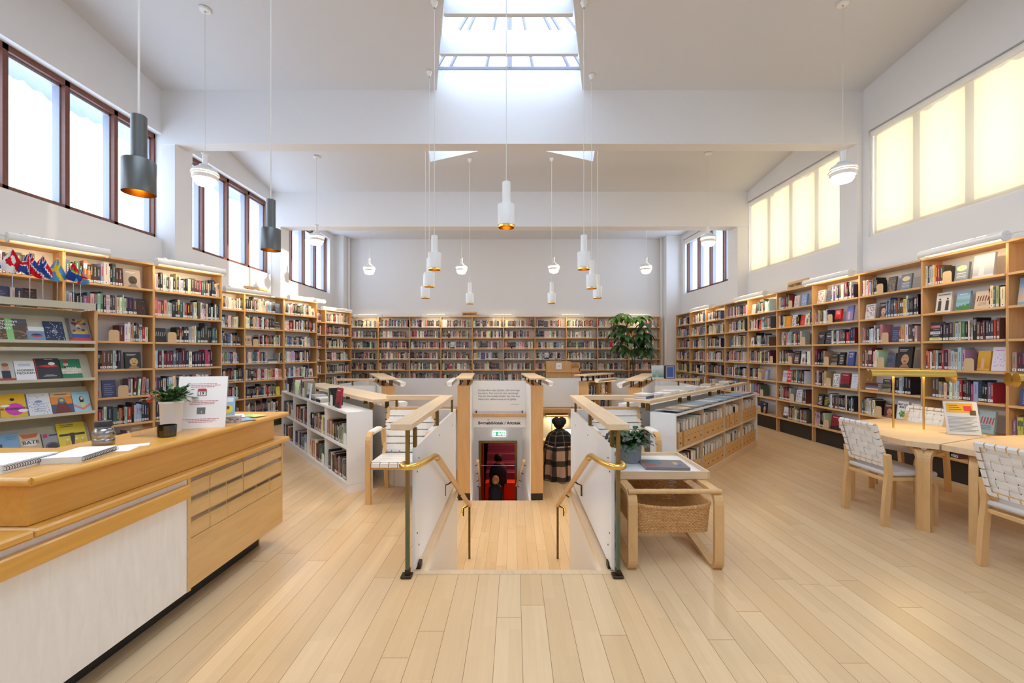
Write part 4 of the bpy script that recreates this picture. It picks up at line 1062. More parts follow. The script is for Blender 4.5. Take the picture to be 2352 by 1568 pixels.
for a in ((TX0, TX1, TY0, TY0+.016), (TX0, TX1, TY1-.016, TY1), (TX0, TX0+.016, TY0+.016, TY1-.016), (TX1-.016, TX1, TY0+.016, TY1-.016)):
    mb = MB(); mb.box(*a, TZ0, TZ1, bev=.002); mb.build('tray_rim', 'birch_pale', tr)
mb = MB(); mb.box(TX0+.016, TX1-.016, TY0+.016, TY1-.016, TZ0, .558); mb.build('tray_bottom', 'white_laminate', tr)
mb = MB()
for x in (TX0, TX1-.018):
    for k in range(4): mb.box(x-.0006, x+.0186, TY0-.0008, TY0, TZ0+.007+.014*k, TZ0+.0135+.014*k)
mb.build('finger_joint', 'birch', tr)
for y in (3.2, 3.65):
    mb = MB(); mb.box(.81, 1.345, y-.02, y+.02, .505, .5275); mb.build('tray_bearer', 'bent_birch', tr)
bk = MB(); BX0, BX1, BY0, BY1 = .83, 1.325, 2.90, 3.55
def rrect(x0, x1, y0, y1, r, z, off, ph, n=9, amp=.0):
    pts = []
    for cx, cy, a0 in ((x1-r, y0+r, -90), (x1-r, y1-r, 0), (x0+r, y1-r, 90), (x0+r, y0+r, 180)):
        for k in range(n): a = R(a0+90*k/(n-1)); pts.append((cx+r*math.cos(a), cy+r*math.sin(a)))
    out = []
    for i in range(len(pts)):
        p, q = Vector(pts[i]), Vector(pts[(i+1) % len(pts)]); m = max(1, int((q-p).length/.011))
        for k in range(m): out.append(p.lerp(q, k/m))
    res = []
    for i, p in enumerate(out):
        c = Vector(((x0+x1)/2, (y0+y1)/2)); d = (p-c).normalized(); o = off*math.cos(PI*i+ph)
        sag = amp*(abs(p.x-c.x)/((x1-x0)/2))**2
        res.append((p.x+d.x*o, p.y+d.y*o, z+sag))
    return res
for k in range(15):
    z = .238+.0105*k; f = k/14; g = .012*f
    bk.tube(rrect(BX0-g, BX1+g, BY0-g, BY1+g, .05, z, .0035, PI*(k % 2), amp=.025*f), .0052, 5, closed=True)
for k in range(2): bk.tube(rrect(BX0-.015, BX1+.015, BY0-.015, BY1+.015, .05, .398+.008*k, .003, PI*k, amp=.027), .0075, 6, closed=True)
for k in range(28):
    y = BY0+.02+(BY1-BY0-.04)*k/27; bk.tube([(BX0+.01, y, .238), ((BX0+BX1)/2, y, .234), (BX1-.01, y, .238)], .006, 5)
bk.build('wicker_basket', 'wicker', tr)
t = thing('potted_cactus', 'drooping Christmas cactus in a grey pot on the trolley tray', 'plant', (.955, 3.53, .5585))
mb = MB(); mb.lathe([(0, 0), (.086, 0), (.091, .004), (.098, .150), (.092, .152), (.084, .115), (0, .115)], 32); mb.build('pot', 'pot_grey', t, smooth=True)
rnd = random.Random(8); mb = MB(); m2 = MB()
for k in range(120):
    a = rnd.uniform(0, 2*PI); r = rnd.uniform(.01, .06)
    p = leaf_chain(mb, (math.cos(a)*r, math.sin(a)*r, .125), (math.cos(a), math.sin(a), rnd.uniform(.5, 3.0)), rnd.randint(3, 4), .020, .046, .38, rnd)
    if rnd.random() < .6: leaf_chain(m2, p, (math.cos(a), math.sin(a), -.9), 1, .019, .040, .4, rnd)
mb.build('foliage', 'leaf_dark', t); m2.build('leaf_tips', 'leaf_dusk', t)
mb = MB(); mb.lathe([(0, .112), (.078, .112)], 20); mb.build('soil', 'soil', t)
# --- tall umbrella plant by the end wall
pl = thing('umbrella_plant', 'tall umbrella plant with drooping dark leaves before the end-wall shelves', 'plant', (3.22, 11.6, 0))
mb = MB(); mb.lathe([(0, 0), (.15, 0), (.19, .34), (.17, .34), (.15, .29), (0, .29)], 24); mb.build('pot', 'pot_grey', pl, smooth=True)
rnd = random.Random(5); lv = MB(); lt = MB(); stems = MB()
stems.tube([(0, 0, .28), (.01, 0, .9), (-.02, 0, 1.5), (-.12, -.05, 2.0), (-.25, -.05, 2.4)], [.016, .015, .013, .011, .008], 7)
stems.tube([(.02, 0, .28), (.04, 0, 1.0), (.06, 0, 1.6), (.16, .03, 2.1), (.22, .03, 2.4)], [.014, .013, .012, .01, .008], 7)
def umbrella(c, n, size, mb, tilt):
    c = Vector(c)
    for k in range(n):
        a = 2*PI*k/n+rnd.uniform(-.2, .2); d = Vector((math.cos(a), math.sin(a), tilt+rnd.uniform(-.25, .2))).normalized()
        p = c+d*size*.25; q = p
        side = Vector((-math.sin(a), math.cos(a), 0)); L = size*rnd.uniform(.9, 1.15); W = L*.2; b = len(mb.v)
        pts = []
        for j in range(6):
            f = j/5; dd = Vector((d.x, d.y, d.z-1.55*f)).normalized(); q = q+dd*L/5 if j else p; w = W*math.sin(PI*min(1, .08+f*.95))**.8
            pts.append((q+side*w+Vector((0, 0, .012*L)), q, q-side*w+Vector((0, 0, .012*L))))
        for A, B in zip(pts, pts[1:]):
            mb.face([A[0], A[1], B[1], B[0]]); mb.face([A[1], A[2], B[2], B[1]])
for (x, y, z) in ((-.42, 0, 2.42), (-.26, -.1, 2.50), (-.08, .0, 2.40), (.12, .0, 2.40), (.30, .05, 2.45), (-.38, .1, 2.2), (-.15, .1, 2.12), (.32, -.1, 2.25), (.18, -.1, 2.12)): umbrella((x, y, z), 8, .29, lt if z > 2.35 else lv, .15)
for (x, y, z) in ((-.48, -.05, 2.02), (-.28, -.1, 1.92), (-.12, -.12, 1.82), (-.36, 0, 1.68), (-.2, -.1, 1.55), (.16, -.1, 1.95), (.38, 0, 2.0), (.28, -.1, 1.78), (.40, .05, 1.62), (.2, 0, 1.6), (.34, -.08, 1.5)): umbrella((x, y, z), 8, .31, lv, -.1); stems.tube([(0 if x < 0 else .08, 0, z-.1), (x*.6, y*.6, z+.04), (x, y, z)], .005, 5)
stems.build('stem', 'stem_brown', pl, smooth=True); lv.build('leaves', 'leaf_dark', pl); lt.build('young_leaves', 'leaf_light', pl)
# ================================================================ LAMPS AND SIGNS
def pendant(label, x, y, zb, col, group, white=True):
    t = thing('cylinder_pendant', label, 'pendant lamp', (x, y, zb), 0, group)
    H = .42 if white else .45; zt = ceil_z(y)-zb; b = .02 if white else 0
    mb = MB(); mb.lathe([(.074, b), (.08, b), (.08, b+.185), (.077, b+.19), (.04, b+.19)], 36); mb.lathe([(.0765, b+.185), (.0765, b)], 36); mb.build('drum', col, t, smooth=True)
    mb = MB(); mb.lathe([(.038, b+.192), (.038, H-.004), (.034, H), (.006, H+.002)], 28); mb.build('neck', col, t, smooth=True)
    mb = MB(); mb.lathe([(.0755, b+.001), (.070, b+.10), (.05, b+.17), (0, b+.175)], 28); rf = mb.build('reflector', 'gold_inside', t, smooth=True)
    mb = MB(); mb.lathe([(0, b+.045), (.022, b+.05), (.032, b+.075), (.022, b+.10), (.014, b+.14)], 16); mb.build('bulb', 'spot_glow', rf, smooth=True)
    if white:
        mb = MB(); mb.lathe([(.075, .019), (.075, .0), (.071, -.0), (.071, .03), (.075, .019)], 36); mb.build('brass_ring', 'brass', t, smooth=True)
        mb = MB(); mb.lathe([(.0385, .2095), (.0385, .2165)], 28); mb.build('light_slit', 'spot_glow', t)
    mb = MB(); mb.tube([(0, 0, H), (0, 0, zt-.03)], .0035 if white else .0055, 6); mb.build('cord', 'cable_white', t)
    mb = MB(); mb.lathe([(.012, zt-.075), (.035, zt-.03), (.045, zt-.002)], 20); mb.build('canopy', 'white_plastic', t, smooth=True)
    SPOTS.append((x, y, zb+.03))
def canopyY(py): return 4.9645/((CY-py)/F+.13)
def canopyY2(py): return 5.0975/((CY-py)/F+.15)
WP = [(1163, 3.92, 523, 'white cylinder pendant hanging lowest and closest over the stair'),
      (998, canopyY(5), 620, 'white cylinder pendant, front one of the window-wall string'), (986, canopyY(165), 659, 'white cylinder pendant, second of the window-wall string'),
      (977, 7.5, 685, 'white cylinder pendant, third and half hidden in the window-wall string'), (1079, canopyY2(365), 698, 'white cylinder pendant set apart before the skylight corner, window-wall half'),
      (1341, canopyY(5), 619, 'white cylinder pendant, front one of the blind-side string'), (1359, canopyY(172), 663, 'white cylinder pendant, second of the blind-side string'),
      (1372, 7.6, 685, 'white cylinder pendant, third of the blind-side string'), (1267, canopyY2(363), 697, 'white cylinder pendant set apart before the skylight corner, blind-side half')]
for px, Y, pb, lab in WP:
    p = at(px, pb, Y); pendant(lab, p.x, p.y, p.z, 'white_metal', 'white cylinder pendants over the well')
for px, Y, pb, lab in ((319, 2.477, 444, 'large black cylinder pendant over the near half of the desk'), (622, 3.785, 575, 'black cylinder pendant over the far end of the desk')):
    p = at(px, pb, Y); pendant(lab, p.x, p.y, p.z, 'black_metal', 'black pendants over the desk', False)
def beehive(label, x, y, zb):
    t = thing('layered_pendant', label, 'pendant lamp', (x, y, zb), 0, 'white layered glass pendants'); zt = ceil_z(y)-zb
    mb = MB(); mb.lathe([(.03, .245), (.028, .26), (.028, .385), (.042, .40), (.028, .402), (.006, .398)], 24); mb.build('neck', 'white_metal', t, smooth=True)
    mb = MB(); mb.lathe([(.03, .262), (.062, .255), (.066, .242), (.055, .235), (.09, .222), (.13, .195), (.147, .165), (.147, .158), (.13, .160), (.10, .19), (.05, .215)], 40); mb.build('shade', 'white_metal', t, smooth=True)
    mb = MB(); mb.lathe([(.135, .150), (.152, .146), (.152, .138), (.135, .134), (.135, .150)], 40); mb.build('ring', 'white_metal', t, smooth=True)
    mb = MB(); mb.lathe([(.118, .130), (.138, .126), (.138, .088), (.128, .078), (.118, .084), (.118, .130)], 40); mb.build('ring', 'white_metal', t, smooth=True)
    mb = MB(); mb.lathe([(.117, .16), (.117, .08), (.112, .04), (.09, .012), (.05, .002), (0, 0)], 32); mb.build('diffuser', 'bulb_glow', t, smooth=True)
    mb = MB(); mb.tube([(0, 0, .40), (0, 0, zt-.02)], .0032, 6); mb.build('cord', 'cable_white', t)
    mb = MB(); mb.lathe([(.01, zt-.03), (.06, zt-.022), (.066, zt-.001)], 24); mb.build('canopy', 'white_plastic', t, smooth=True)
    BULBS.append((x, y, zb-.08))
for px, Y, pb, lab in ((471, canopyY(22), 427, 'white layered pendant before the big window behind the desk'), (727, canopyY2(360), 563, 'white layered pendant in the middle bay before the window wall'),
                       (1936, canopyY(8), 420, 'white layered pendant beside the big shaded window'), (1627, canopyY2(352), 566, 'white layered pendant before the unshaded far window'),
                       (848, 10.7, 630, 'unlit-looking white layered pendant at the window end of the far row'), (1060, 10.7, 629, 'glowing white layered pendant, second in the far row from the window wall'),
                       (1272, 10.7, 627, 'glowing white layered pendant, third in the far row from the window wall'), (1484, 10.7, 628, 'glowing white layered pendant at the plant end of the far row')):
    p = at(px, pb, Y); beehive(lab, p.x, p.y, p.z)
def tube_lamp(label, p0, p1, side):
    p0, p1, side = Vector(p0), Vector(p1), Vector(side).normalized(); a = math.atan2(p1.y-p0.y, p1.x-p0.x); L = (p1-p0).length
    t = thing('shelf_lamp', label, 'shelf lamp', tuple(p0), a, 'white tube lamps above the bookcases')
    ls = Matrix.Rotation(-a, 3, 'Z') @ side
    for pr in ([(0, 0), (.052, 0), (.052, .012)], [(.052, L-.012), (.052, L), (0, L)]):
        mb = MB(); mb.lathe(pr, 24, axis='x'); mb.build('end_cap', 'white_metal', t, smooth=True)
    mb = MB(); n = 28
    for k in range(n):
        a0, a1 = 2*PI*k/n, 2*PI*(k+1)/n
        if math.sin((a0+a1)/2) < -.62: continue          # open below
        mb.face([(.01, .05*math.cos(a0), .05*math.sin(a0)), (L-.01, .05*math.cos(a0), .05*math.sin(a0)), (L-.01, .05*math.cos(a1), .05*math.sin(a1)), (.01, .05*math.cos(a1), .05*math.sin(a1))])
    mb.build('housing', 'white_metal', t, smooth=True)
    ya = -.025 if ls.y > 0 else .025
    for k in range(5):
        mb = MB(); x0 = L*(.18+.135*k); c, s = math.cos(R(62 if ya > 0 else 118)), math.sin(R(62))
        mb.box(x0, x0+L*.105, .0515*c-.0035, .0515*c+.0035, .0505*s-.002, .0505*s+.0012); mb.build('light_slot', 'tube_glow', t)
    mb = MB(); mb.tube([(.04, 0, -.012), (L-.04, 0, -.012)], .013, 10); mb.build('tube', 'tube_glow', t)
    for x in (.12, L-.25):
        mb = MB(); w = .55*(1 if ls.y > 0 else -1)
        mb.tube([(x, 0, .05), (x, w*.12, .07), (x, w*.36, .045)], .008, 6); mb.build('arm', 'white_metal', t)
    mb = MB(); mb.tube([(0, 0, .01), (-.06, ya*-2, .02), (-.25, .16*(1 if ls.y > 0 else -1), -.01)], .004, 6); mb.build('cable', 'cable_white', t)
    aim = (side*.62+Vector((0, 0, -.78))).normalized(); xa = (p1-p0).normalized(); za = -aim; yx = za.cross(xa).normalized(); xa = yx.cross(za).normalized()
    rot = Matrix((xa, yx, za)).transposed().to_euler()
    TUBES.append((tuple((p0+p1)/2+aim*.055), tuple(rot), L*.9))
ZTB = 2.578
for i, (a, b) in enumerate(((2312, 2118), (1955, 1850), (1757, 1690), (1632, 1588))):
    X = 4.72; ya, yb = X*F/(a-CX), X*F/(b-CX)
    tube_lamp('white tube lamp above the blind-side bookcases, %s from the reading tables' % ORD[i], (X, ya, ZTB), (X-.01, yb, ZTB), (1, 0, 0))
nl = Vector((DL.y, -DL.x))
def left_px(E, px):
    r = (px-CX)/F; s = (r*E[1]-E[0])/(DL.x-r*DL.y); return (E[0]+DL.x*s, E[1]+DL.y*s, ZTB)
for i, (E, a, b, nm) in enumerate((((-4.20, 6.13), 15, 250, 'over the flags'), ((-4.20, 6.13), 358, 515, 'over the far end of the rack-side case'), ((-4.36, 9.44), 515, 620, 'before the window-wall section sign'), ((-4.36, 9.44), 663, 745, 'over the sunlit end of the middle stepped case'), ((-4.50, 11.80), 740, 806, 'over the corner stepped case'))):
    Eo = (E[0]+nl.x*.2, E[1]+nl.y*.2)
    tube_lamp('white tube lamp on the window wall %s' % nm, left_px(Eo, a), left_px(Eo, b), (-nl.x, -nl.y, 0))
for i, (a, b) in enumerate(((813, 878), (969, 1033), (1123, 1186), (1279, 1341), (1434, 1493))):
    y = 12.93; tube_lamp('white tube lamp above the end-wall bookcases, %s from the window wall' % ORD[i], ((a-CX)/F*y, y, ZTB), ((b-CX)/F*y, y, ZTB), (0, 1, 0))
def section_sign(label, txt, loc, rz, w, h=.13):
    t = thing('section_sign', label, 'sign', loc, rz, 'wooden section signs')
    M = Matrix.Rotation(R(-8), 4, 'X')
    mb = MB(); mb.box(-w/2, w/2, 0, .012, 0, h, M=M); mb.build('board', 'birch', t)
    text('lettering', txt, h*.42, 'text_black', t, (0, -.004+.0, h*.5), (PI/2-R(8), 0, 0), bold=.0012, space=w/ (len(txt)*h*.42*.62)*.86)
section_sign('wooden section sign standing on the blind-side bookcases', 'FAGLITTERATUR', (4.965, 7.50, 2.584), R(-91), .56, .15)
q = left_px((-4.36-.03, 9.44), 597); section_sign('wooden section sign half behind a tube lamp on the window wall', 'FAGLITTERATUR', (q[0]-.05, q[1], 2.584), AL, .5, .15)
section_sign('wooden section sign on the end-wall bookcases', 'SKØNLITTERATUR', (-1.38, 13.2, 2.584), 0, .46, .15)
# ---------------------------------------------------------------- cabinet beyond the well
t = thing('catalogue_cabinet', 'birch catalogue cabinet with a white notice beyond the well', 'cabinet', (.86, 11.2, 0))
mb = MB(); mb.box(0, .63, 0, .42, 0, 1.235, bev=.004); mb.build('body', 'birch', t)
mb = MB(); mb.box(-.01, .9, -.03, .42, .945, .97, bev=.003); mb.build('ledge', 'birch', t)
mb = MB(); mb.box(.635, .86, .02, .4, .3, .944); mb.build('side_cupboard', 'birch', t)
for a in ((.635, .87, .38, .4, .971, 1.2), (.85, .87, .02, .4, .971, 1.2), (.635, .87, .02, .04, .971, 1.06)):
    mb = MB(); mb.box(*a); mb.build('side_tray', 'birch', t)
mb = MB(); mb.box(.24, .39, -.004, -.0005, 1.03, 1.20); mb.build('notice', 'paper', t)
mb = MB(); mb.box(.285, .345, -.005, -.004, 1.108, 1.12); mb.build('notice_print', 'text_grey', t)
t = thing('grey_clutter', 'small grey metal object lying on the catalogue cabinet', 'ornament', (1.12, 11.38, 1.2355))  # stands for unidentified grey clutter on the cabinet top
mb = MB(); mb.lathe([(0, 0), (.05, 0), (.06, .03), (.03, .07), (.0, .08)], 14); mb.lathe([(0, 0), (.04, 0), (.045, .02), (.02, .05), (0, .06)], 12, (.11, .0, 0)); mb.build('body', 'steel', t, smooth=True)
# ---------------------------------------------------------------- people
def skin_mesh(name, joints, edges, root, mat, parent, sub=2):
    names = list(joints); me = bpy.data.meshes.new('skeleton'); me.from_pydata([joints[n][0] for n in names], [(names.index(a), names.index(b)) for a, b in edges], [])
    o = bpy.data.objects.new('skeleton', me); COL.objects.link(o)
    md = o.modifiers.new('s', 'SKIN'); md.use_smooth_shade = True
    for i, n in enumerate(names):
        r = joints[n][1]; sv = me.skin_vertices[0].data[i]; sv.radius = r if isinstance(r, tuple) else (r, r); sv.use_root = (n == root)
    o.modifiers.new('u', 'SUBSURF').levels = sub
    bpy.context.view_layer.update()
    m2 = bpy.data.meshes.new_from_object(o.evaluated_get(bpy.context.evaluated_depsgraph_get()))
    bpy.data.objects.remove(o); bpy.data.meshes.remove(me); m2.name = name; m2.materials.clear(); m2.materials.append(MATS[mat])
    o = bpy.data.objects.new(name, m2); COL.objects.link(o); o.parent = parent; return o
def add_head(o, c, r, fwd):
    # skull, face, nose and ears welded into the body mesh; fwd is the way the face looks
    bm = bmesh.new(); bm.from_mesh(o.data); c = Vector(c); f = Vector(fwd).normalized(); s = f.cross(Vector((0, 0, 1))).normalized()
    M = Matrix.Translation(c) @ Matrix((s*.80, f*.98, Vector((0, 0, 1.16)))).transposed().to_4x4()
    bmesh.ops.create_uvsphere(bm, u_segments=20, v_segments=14, radius=r, matrix=M)
    for p, q in ((c+f*r*.95-Vector((0, 0, r*.15)), .2), (c+s*r*.8, .2), (c-s*r*.8, .2), (c+f*r*.88-Vector((0, 0, r*.5)), .16), (c+f*r*.82+s*r*.3+Vector((0, 0, r*.08)), .13), (c+f*r*.82-s*r*.3+Vector((0, 0, r*.08)), .13)):
        bmesh.ops.create_icosphere(bm, subdivisions=1, radius=r*q, matrix=Matrix.Translation(p))
    for fc in bm.faces: fc.smooth = True
    bm.to_mesh(o.data); bm.free()
def hand(J, E, side, wrist, d, k):
    w = Vector(wrist); d = Vector(d).normalized(); s = Vector((side, 0, 0)); u = d.cross(s).normalized()
    J['palm'+k] = (tuple(w+d*.05), .026); E.append(('wrist'+k, 'palm'+k))
    for i, (o, l) in enumerate(((-.024, .062), (-.008, .072), (.008, .068), (.022, .054))):
        a, b = 'f%da%s' % (i, k), 'f%db%s' % (i, k); p = w+d*.075+u*o
        J[a] = (tuple(p), .0095); J[b] = (tuple(p+d*l*.8-s*.014), .008); E += [('palm'+k, a), (a, b)]
    J['ta'+k] = (tuple(w+d*.045-u*.034), .0105); J['tb'+k] = (tuple(w+d*.085-u*.05-s*.012), .0085); E += [('palm'+k, 'ta'+k), ('ta'+k, 'tb'+k)]
def cap_of_hair(name, mat, parent, c, r, sc, cut, rough=.0, seed=1):
    bm = bmesh.new(); bmesh.ops.create_icosphere(bm, subdivisions=4, radius=r); rn = random.Random(seed)
    for v in bm.verts:
        d = v.co.normalized(); v.co *= 1+rough*(math.sin(d.x*17+d.z*11)*math.sin(d.y*19-d.z*7)*.6+rn.uniform(-.4, .4)); v.co = Vector((v.co.x*sc[0], v.co.y*sc[1], v.co.z*sc[2]))
    if cut is not None:
        bmesh.ops.delete(bm, geom=[v for v in bm.verts if cut(v.co)], context='VERTS')
    me = bpy.data.meshes.new(name); bm.to_mesh(me); bm.free(); me.polygons.foreach_set('use_smooth', [True]*len(me.polygons)); me.materials.append(MATS[mat])
    o = bpy.data.objects.new(name, me); COL.objects.link(o); o.parent = parent; o.location = c; return o
# seated reader, back to the camera
RX, RY0 = .985, 9.26
pe = thing('person', 'person with dark bushy hair and dark plaid shawl reading in the well', 'person', (RX, RY0, LOW))
J = {'pelvis': ((0, .02, .50), .125), 'belly': ((0, .03, .62), .115), 'chest': ((0, .06, .78), .13), 'neck0': ((0, .08, .93), .07), 'neck': ((0, .10, .985), .048), 'skull': ((0, .12, 1.05), .06)}
E = [('pelvis', 'belly'), ('belly', 'chest'), ('chest', 'neck0'), ('neck0', 'neck'), ('neck', 'skull')]
for s, k in ((-1, 'L'), (1, 'R')):
    J['sh'+k] = ((.17*s, .07, .89), .062); J['el'+k] = ((.26*s, .17, .70), .045); J['wrist'+k] = ((.19*s, .33, .775), .028)
    J['hip'+k] = ((.09*s, .06, .49), .09); J['knee'+k] = ((.12*s, .44, .50), .062); J['ank'+k] = ((.12*s, .42, .09), .042); J['toe'+k] = ((.13*s, .56, .035), .035)
    E += [('neck0', 'sh'+k), ('sh'+k, 'el'+k), ('el'+k, 'wrist'+k), ('pelvis', 'hip'+k), ('hip'+k, 'knee'+k), ('knee'+k, 'ank'+k), ('ank'+k, 'toe'+k)]
    hand(J, E, s, J['wrist'+k][0], (-.3*s, .9, .0), k)
body = skin_mesh('body', J, E, 'pelvis', 'skin', pe); add_head(body, (0, .15, 1.12), .098, (0, 1, -.25))
cap_of_hair('hair', 'hair_black', pe, (0, .115, 1.15), .128, (.95, .92, .92), None, .07, 4)
for s_ in (-1, 1): cap_of_hair('hair', 'hair_black', pe, (.062*s_, .10, 1.20), .095, (1, .95, .95), None, .09, 6+s_)
def drape(name, parent, rings, mat, n=56, uvs=(1.0, 1.0)):
    mb = MB(); mb.uv = []
    for i, (z, rx, ry, cx, cy, am) in enumerate(rings):
        for k in range(n):
            a = 2*PI*k/n; w = 1+am*math.sin(a*9+i*.35)+am*.6*math.sin(a*5-i*.5)
            mb.v.append((cx+rx*w*math.cos(a), cy+ry*w*math.sin(a), z+.006*math.sin(a*4))); mb.uv.append((k/n*uvs[0], i/(len(rings)-1)*uvs[1]))
    for i in range(len(rings)-1):
        for k in range(n): mb.f.append((i*n+k, i*n+(k+1) % n, (i+1)*n+(k+1) % n, (i+1)*n+k)); mb.c.append(None)
    return mb.build(name, mat, parent, smooth='all')
drape('shawl', pe, [(1.03, .085, .085, 0, .10, .03), (1.0, .13, .11, 0, .09, .03), (.965, .20, .14, 0, .085, .03), (.92, .245, .165, 0, .08, .03), (.85, .285, .19, 0, .075, .03), (.76, .315, .215, 0, .07, .035), (.66, .335, .235, 0, .06, .04), (.56, .345, .25, 0, .05, .05)], 'plaid_dark', uvs=(2.0, .8))
bl = thing('plaid_blanket', 'brown and black plaid blanket draped over the reader chair down to the floor', 'blanket', (RX, RY0-.03, LOW))
drape('cloth', bl, [(.725, .26, .22, 0, -.05, .03), (.735, .29, .25, 0, -.055, .03), (.70, .315, .275, 0, -.055, .04), (.56, .325, .29, 0, -.05, .06), (.42, .325, .30, 0, -.05, .085), (.28, .33, .31, 0, -.05, .105), (.13, .34, .325, 0, -.05, .12), (.014, .355, .34, 0, -.05, .13)], 'plaid_wool', uvs=(1.5, .62))
t = thing('reading_desk', 'birch desk against the far well wall in front of the seated reader', 'table', (0, 0, LOW))
mb = MB(); mb.box(.52, 1.52, 9.56, 9.90, .69, .73, bev=.004); mb.build('desktop', 'birch_pale', t)
for x in (.56, 1.48):
    for y in (9.60, 9.86):
        mb = MB(); mb.box(x-.022, x+.022, y-.022, y+.022, 0, .689); mb.build('leg', 'bent_birch', t)
reading_lamp('brass twin-trough lamp glowing behind the head of the seated reader', (.98, 9.805), 0, LOW+.731, .5)
t = thing('laptop', 'glowing laptop on the desk before the seated reader', 'laptop', (1.33, 9.73, LOW+.7305))
mb = MB(); mb.box(-.16, .16, -.11, .11, 0, .016, bev=.003); mb.build('keyboard_base', 'steel', t)
mb = MB(); mb.box(-.16, .16, .11, .118, .016, .23); sc = mb.build('lid', 'steel', t)
mb = MB(); mb.box(-.15, .15, .1085, .1098, .028, .22); mb.build('screen', 'screen_glow', sc)
def standing(name, label, loc, H, hair, top, hair_len, turn):
    t = thing('person', label, 'person', loc, turn, 'people in the red room'); k_ = H
    J = {'pelvis': ((0, 0, .52*H), .075*H), 'belly': ((0, 0, .61*H), .072*H), 'chest': ((0, 0, .72*H), .082*H), 'neck0': ((0, 0, .81*H), .045*H), 'neck': ((0, 0, .85*H), .032*H), 'skull': ((0, .01, .89*H), .04*H)}
    E = [('pelvis', 'belly'), ('belly', 'chest'), ('chest', 'neck0'), ('neck0', 'neck'), ('neck', 'skull')]
    for s, k in ((-1, 'L'), (1, 'R')):
        J['sh'+k] = ((.105*s*H, 0, .79*H), .036*H); J['el'+k] = ((.14*s*H, .01, .62*H), .028*H); J['wrist'+k] = ((.15*s*H, .05*H, .48*H), .02*H)
        J['hip'+k] = ((.055*s*H, 0, .50*H), .056*H); J['knee'+k] = ((.06*s*H, .015*H, .28*H), .04*H); J['ank'+k] = ((.06*s*H, 0, .045*H), .027*H); J['toe'+k] = ((.065*s*H, .075*H, .02*H), .02*H)
        E += [('neck0', 'sh'+k), ('sh'+k, 'el'+k), ('el'+k, 'wrist'+k), ('pelvis', 'hip'+k), ('hip'+k, 'knee'+k), ('knee'+k, 'ank'+k), ('ank'+k, 'toe'+k)]
        hand(J, E, s, J['wrist'+k][0], (0, .1, -1), k)
    b = skin_mesh('body', J, E, 'pelvis', 'skin_fair', t); add_head(b, (0, .015, .925*H), .062*H+.02, (0, 1, 0))
    r = .062*H+.034
    cap_of_hair('hair', hair, t, (0, -.005, .935*H), r, (.92, 1.0, 1.12), lambda v: v.y > r*.45 and v.z < r*.45 or v.z < -r*hair_len, .03, 2)
    drape('jacket', t, [(.845*H, .05*H, .05*H, 0, 0, .01), (.82*H, .11*H, .075*H, 0, 0, .01), (.76*H, .15*H, .10*H, 0, 0, .02), (.66*H, .17*H, .11*H, 0, 0, .02), (.56*H, .165*H, .11*H, 0, 0, .02), (.47*H, .165*H, .115*H, 0, 0, .03)], top)
    mb = MB()
    for s in (-1, 1): mb.tube([(.055*s*H, 0, .52*H), (.06*s*H, .015*H, .28*H), (.06*s*H, 0, .05*H)], [.068*H, .05*H, .042*H], 12)
    mb.build('trousers', 'cloth_blue', t, smooth='all')
standing('person', 'small fair-haired child in a black top at the brass-framed doorway', (-.47, 10.75, LOW2), 1.08, 'hair_blond', 'cloth_black', .8, 0)
standing('person', 'dim figure in dark clothes beyond the fair-haired child', (-.43, 11.55, LOW2), 1.45, 'hair_black', 'cloth_blue', .5, R(20))
# ================================================================ BOOKS
PAL = [('white', (228, 226, 222), 19), ('cream', (222, 210, 186), 12), ('black', (32, 30, 32), 19), ('charcoal', (66, 64, 66), 13), ('navy', (42, 48, 74), 9), ('blue', (76, 98, 140), 5), ('sky-blue', (160, 186, 202), 7),
       ('teal', (62, 98, 102), 4), ('green', (78, 106, 84), 3), ('olive', (116, 112, 82), 3), ('yellow', (206, 178, 92), 3), ('orange', (192, 112, 68), 3), ('red', (162, 50, 54), 6), ('maroon', (98, 44, 52), 6),
       ('pink', (206, 162, 166), 4), ('mauve', (128, 100, 130), 3), ('brown', (102, 76, 60), 6), ('tan', (178, 152, 122), 6), ('pale grey', (182, 182, 182), 9), ('magenta', (160, 56, 104), 1)]
PW = [p[2] for p in PAL]
COV = {}
def cover(name, w, h, col, art, acc, title='', tcol=(240, 240, 236), desc='', tz=.7, ts=.16): COV[name] = dict(w=w, h=h, col=col, art=art, acc=acc, title=title, tcol=tcol, desc=desc, tz=tz, ts=ts)
cover('iceberg', .20, .25, (178, 188, 202), 'land', (150, 160, 178), desc='large pale blue-grey photo book')
cover('dune', .17, .25, (196, 160, 128), 'hill', (58, 48, 42), desc='tall sandy book with a dark hill silhouette')
cover('cloud', .14, .20, (120, 134, 150), 'sun', (238, 214, 160), desc='grey book with a glowing cloud')
cover('soldiers', .17, .23, (222, 214, 204), 'figures', (66, 62, 62), desc='white book with two dark standing figures')
cover('meadow', .14, .21, (140, 180, 200), 'hill', (74, 128, 76), desc='blue book with a green landscape')
cover('stripes', .14, .22, (44, 46, 58), 'bands', (222, 88, 98), desc='dark book with pink, grey and yellow bands')
cover('mask', .20, .27, (34, 32, 32), 'face', (196, 150, 112), desc='big black book with a wide-open mouth')
cover('whitelilac', .13, .25, (226, 220, 232), 'dots', (180, 120, 190), desc='white book with lilac print')
cover('yellowkraft', .12, .21, (222, 170, 50), 'land', (200, 140, 30), desc='yellow book behind a kraft bookend')
cover('bluephoto', .19, .25, (52, 70, 120), 'land', (96, 120, 170), 'KLIMA', (220, 225, 240), 'dark blue book with a tower of light')
cover('palebluered', .15, .24, (166, 192, 198), 'slashes', (190, 70, 76), desc='pale blue book with red slashes')
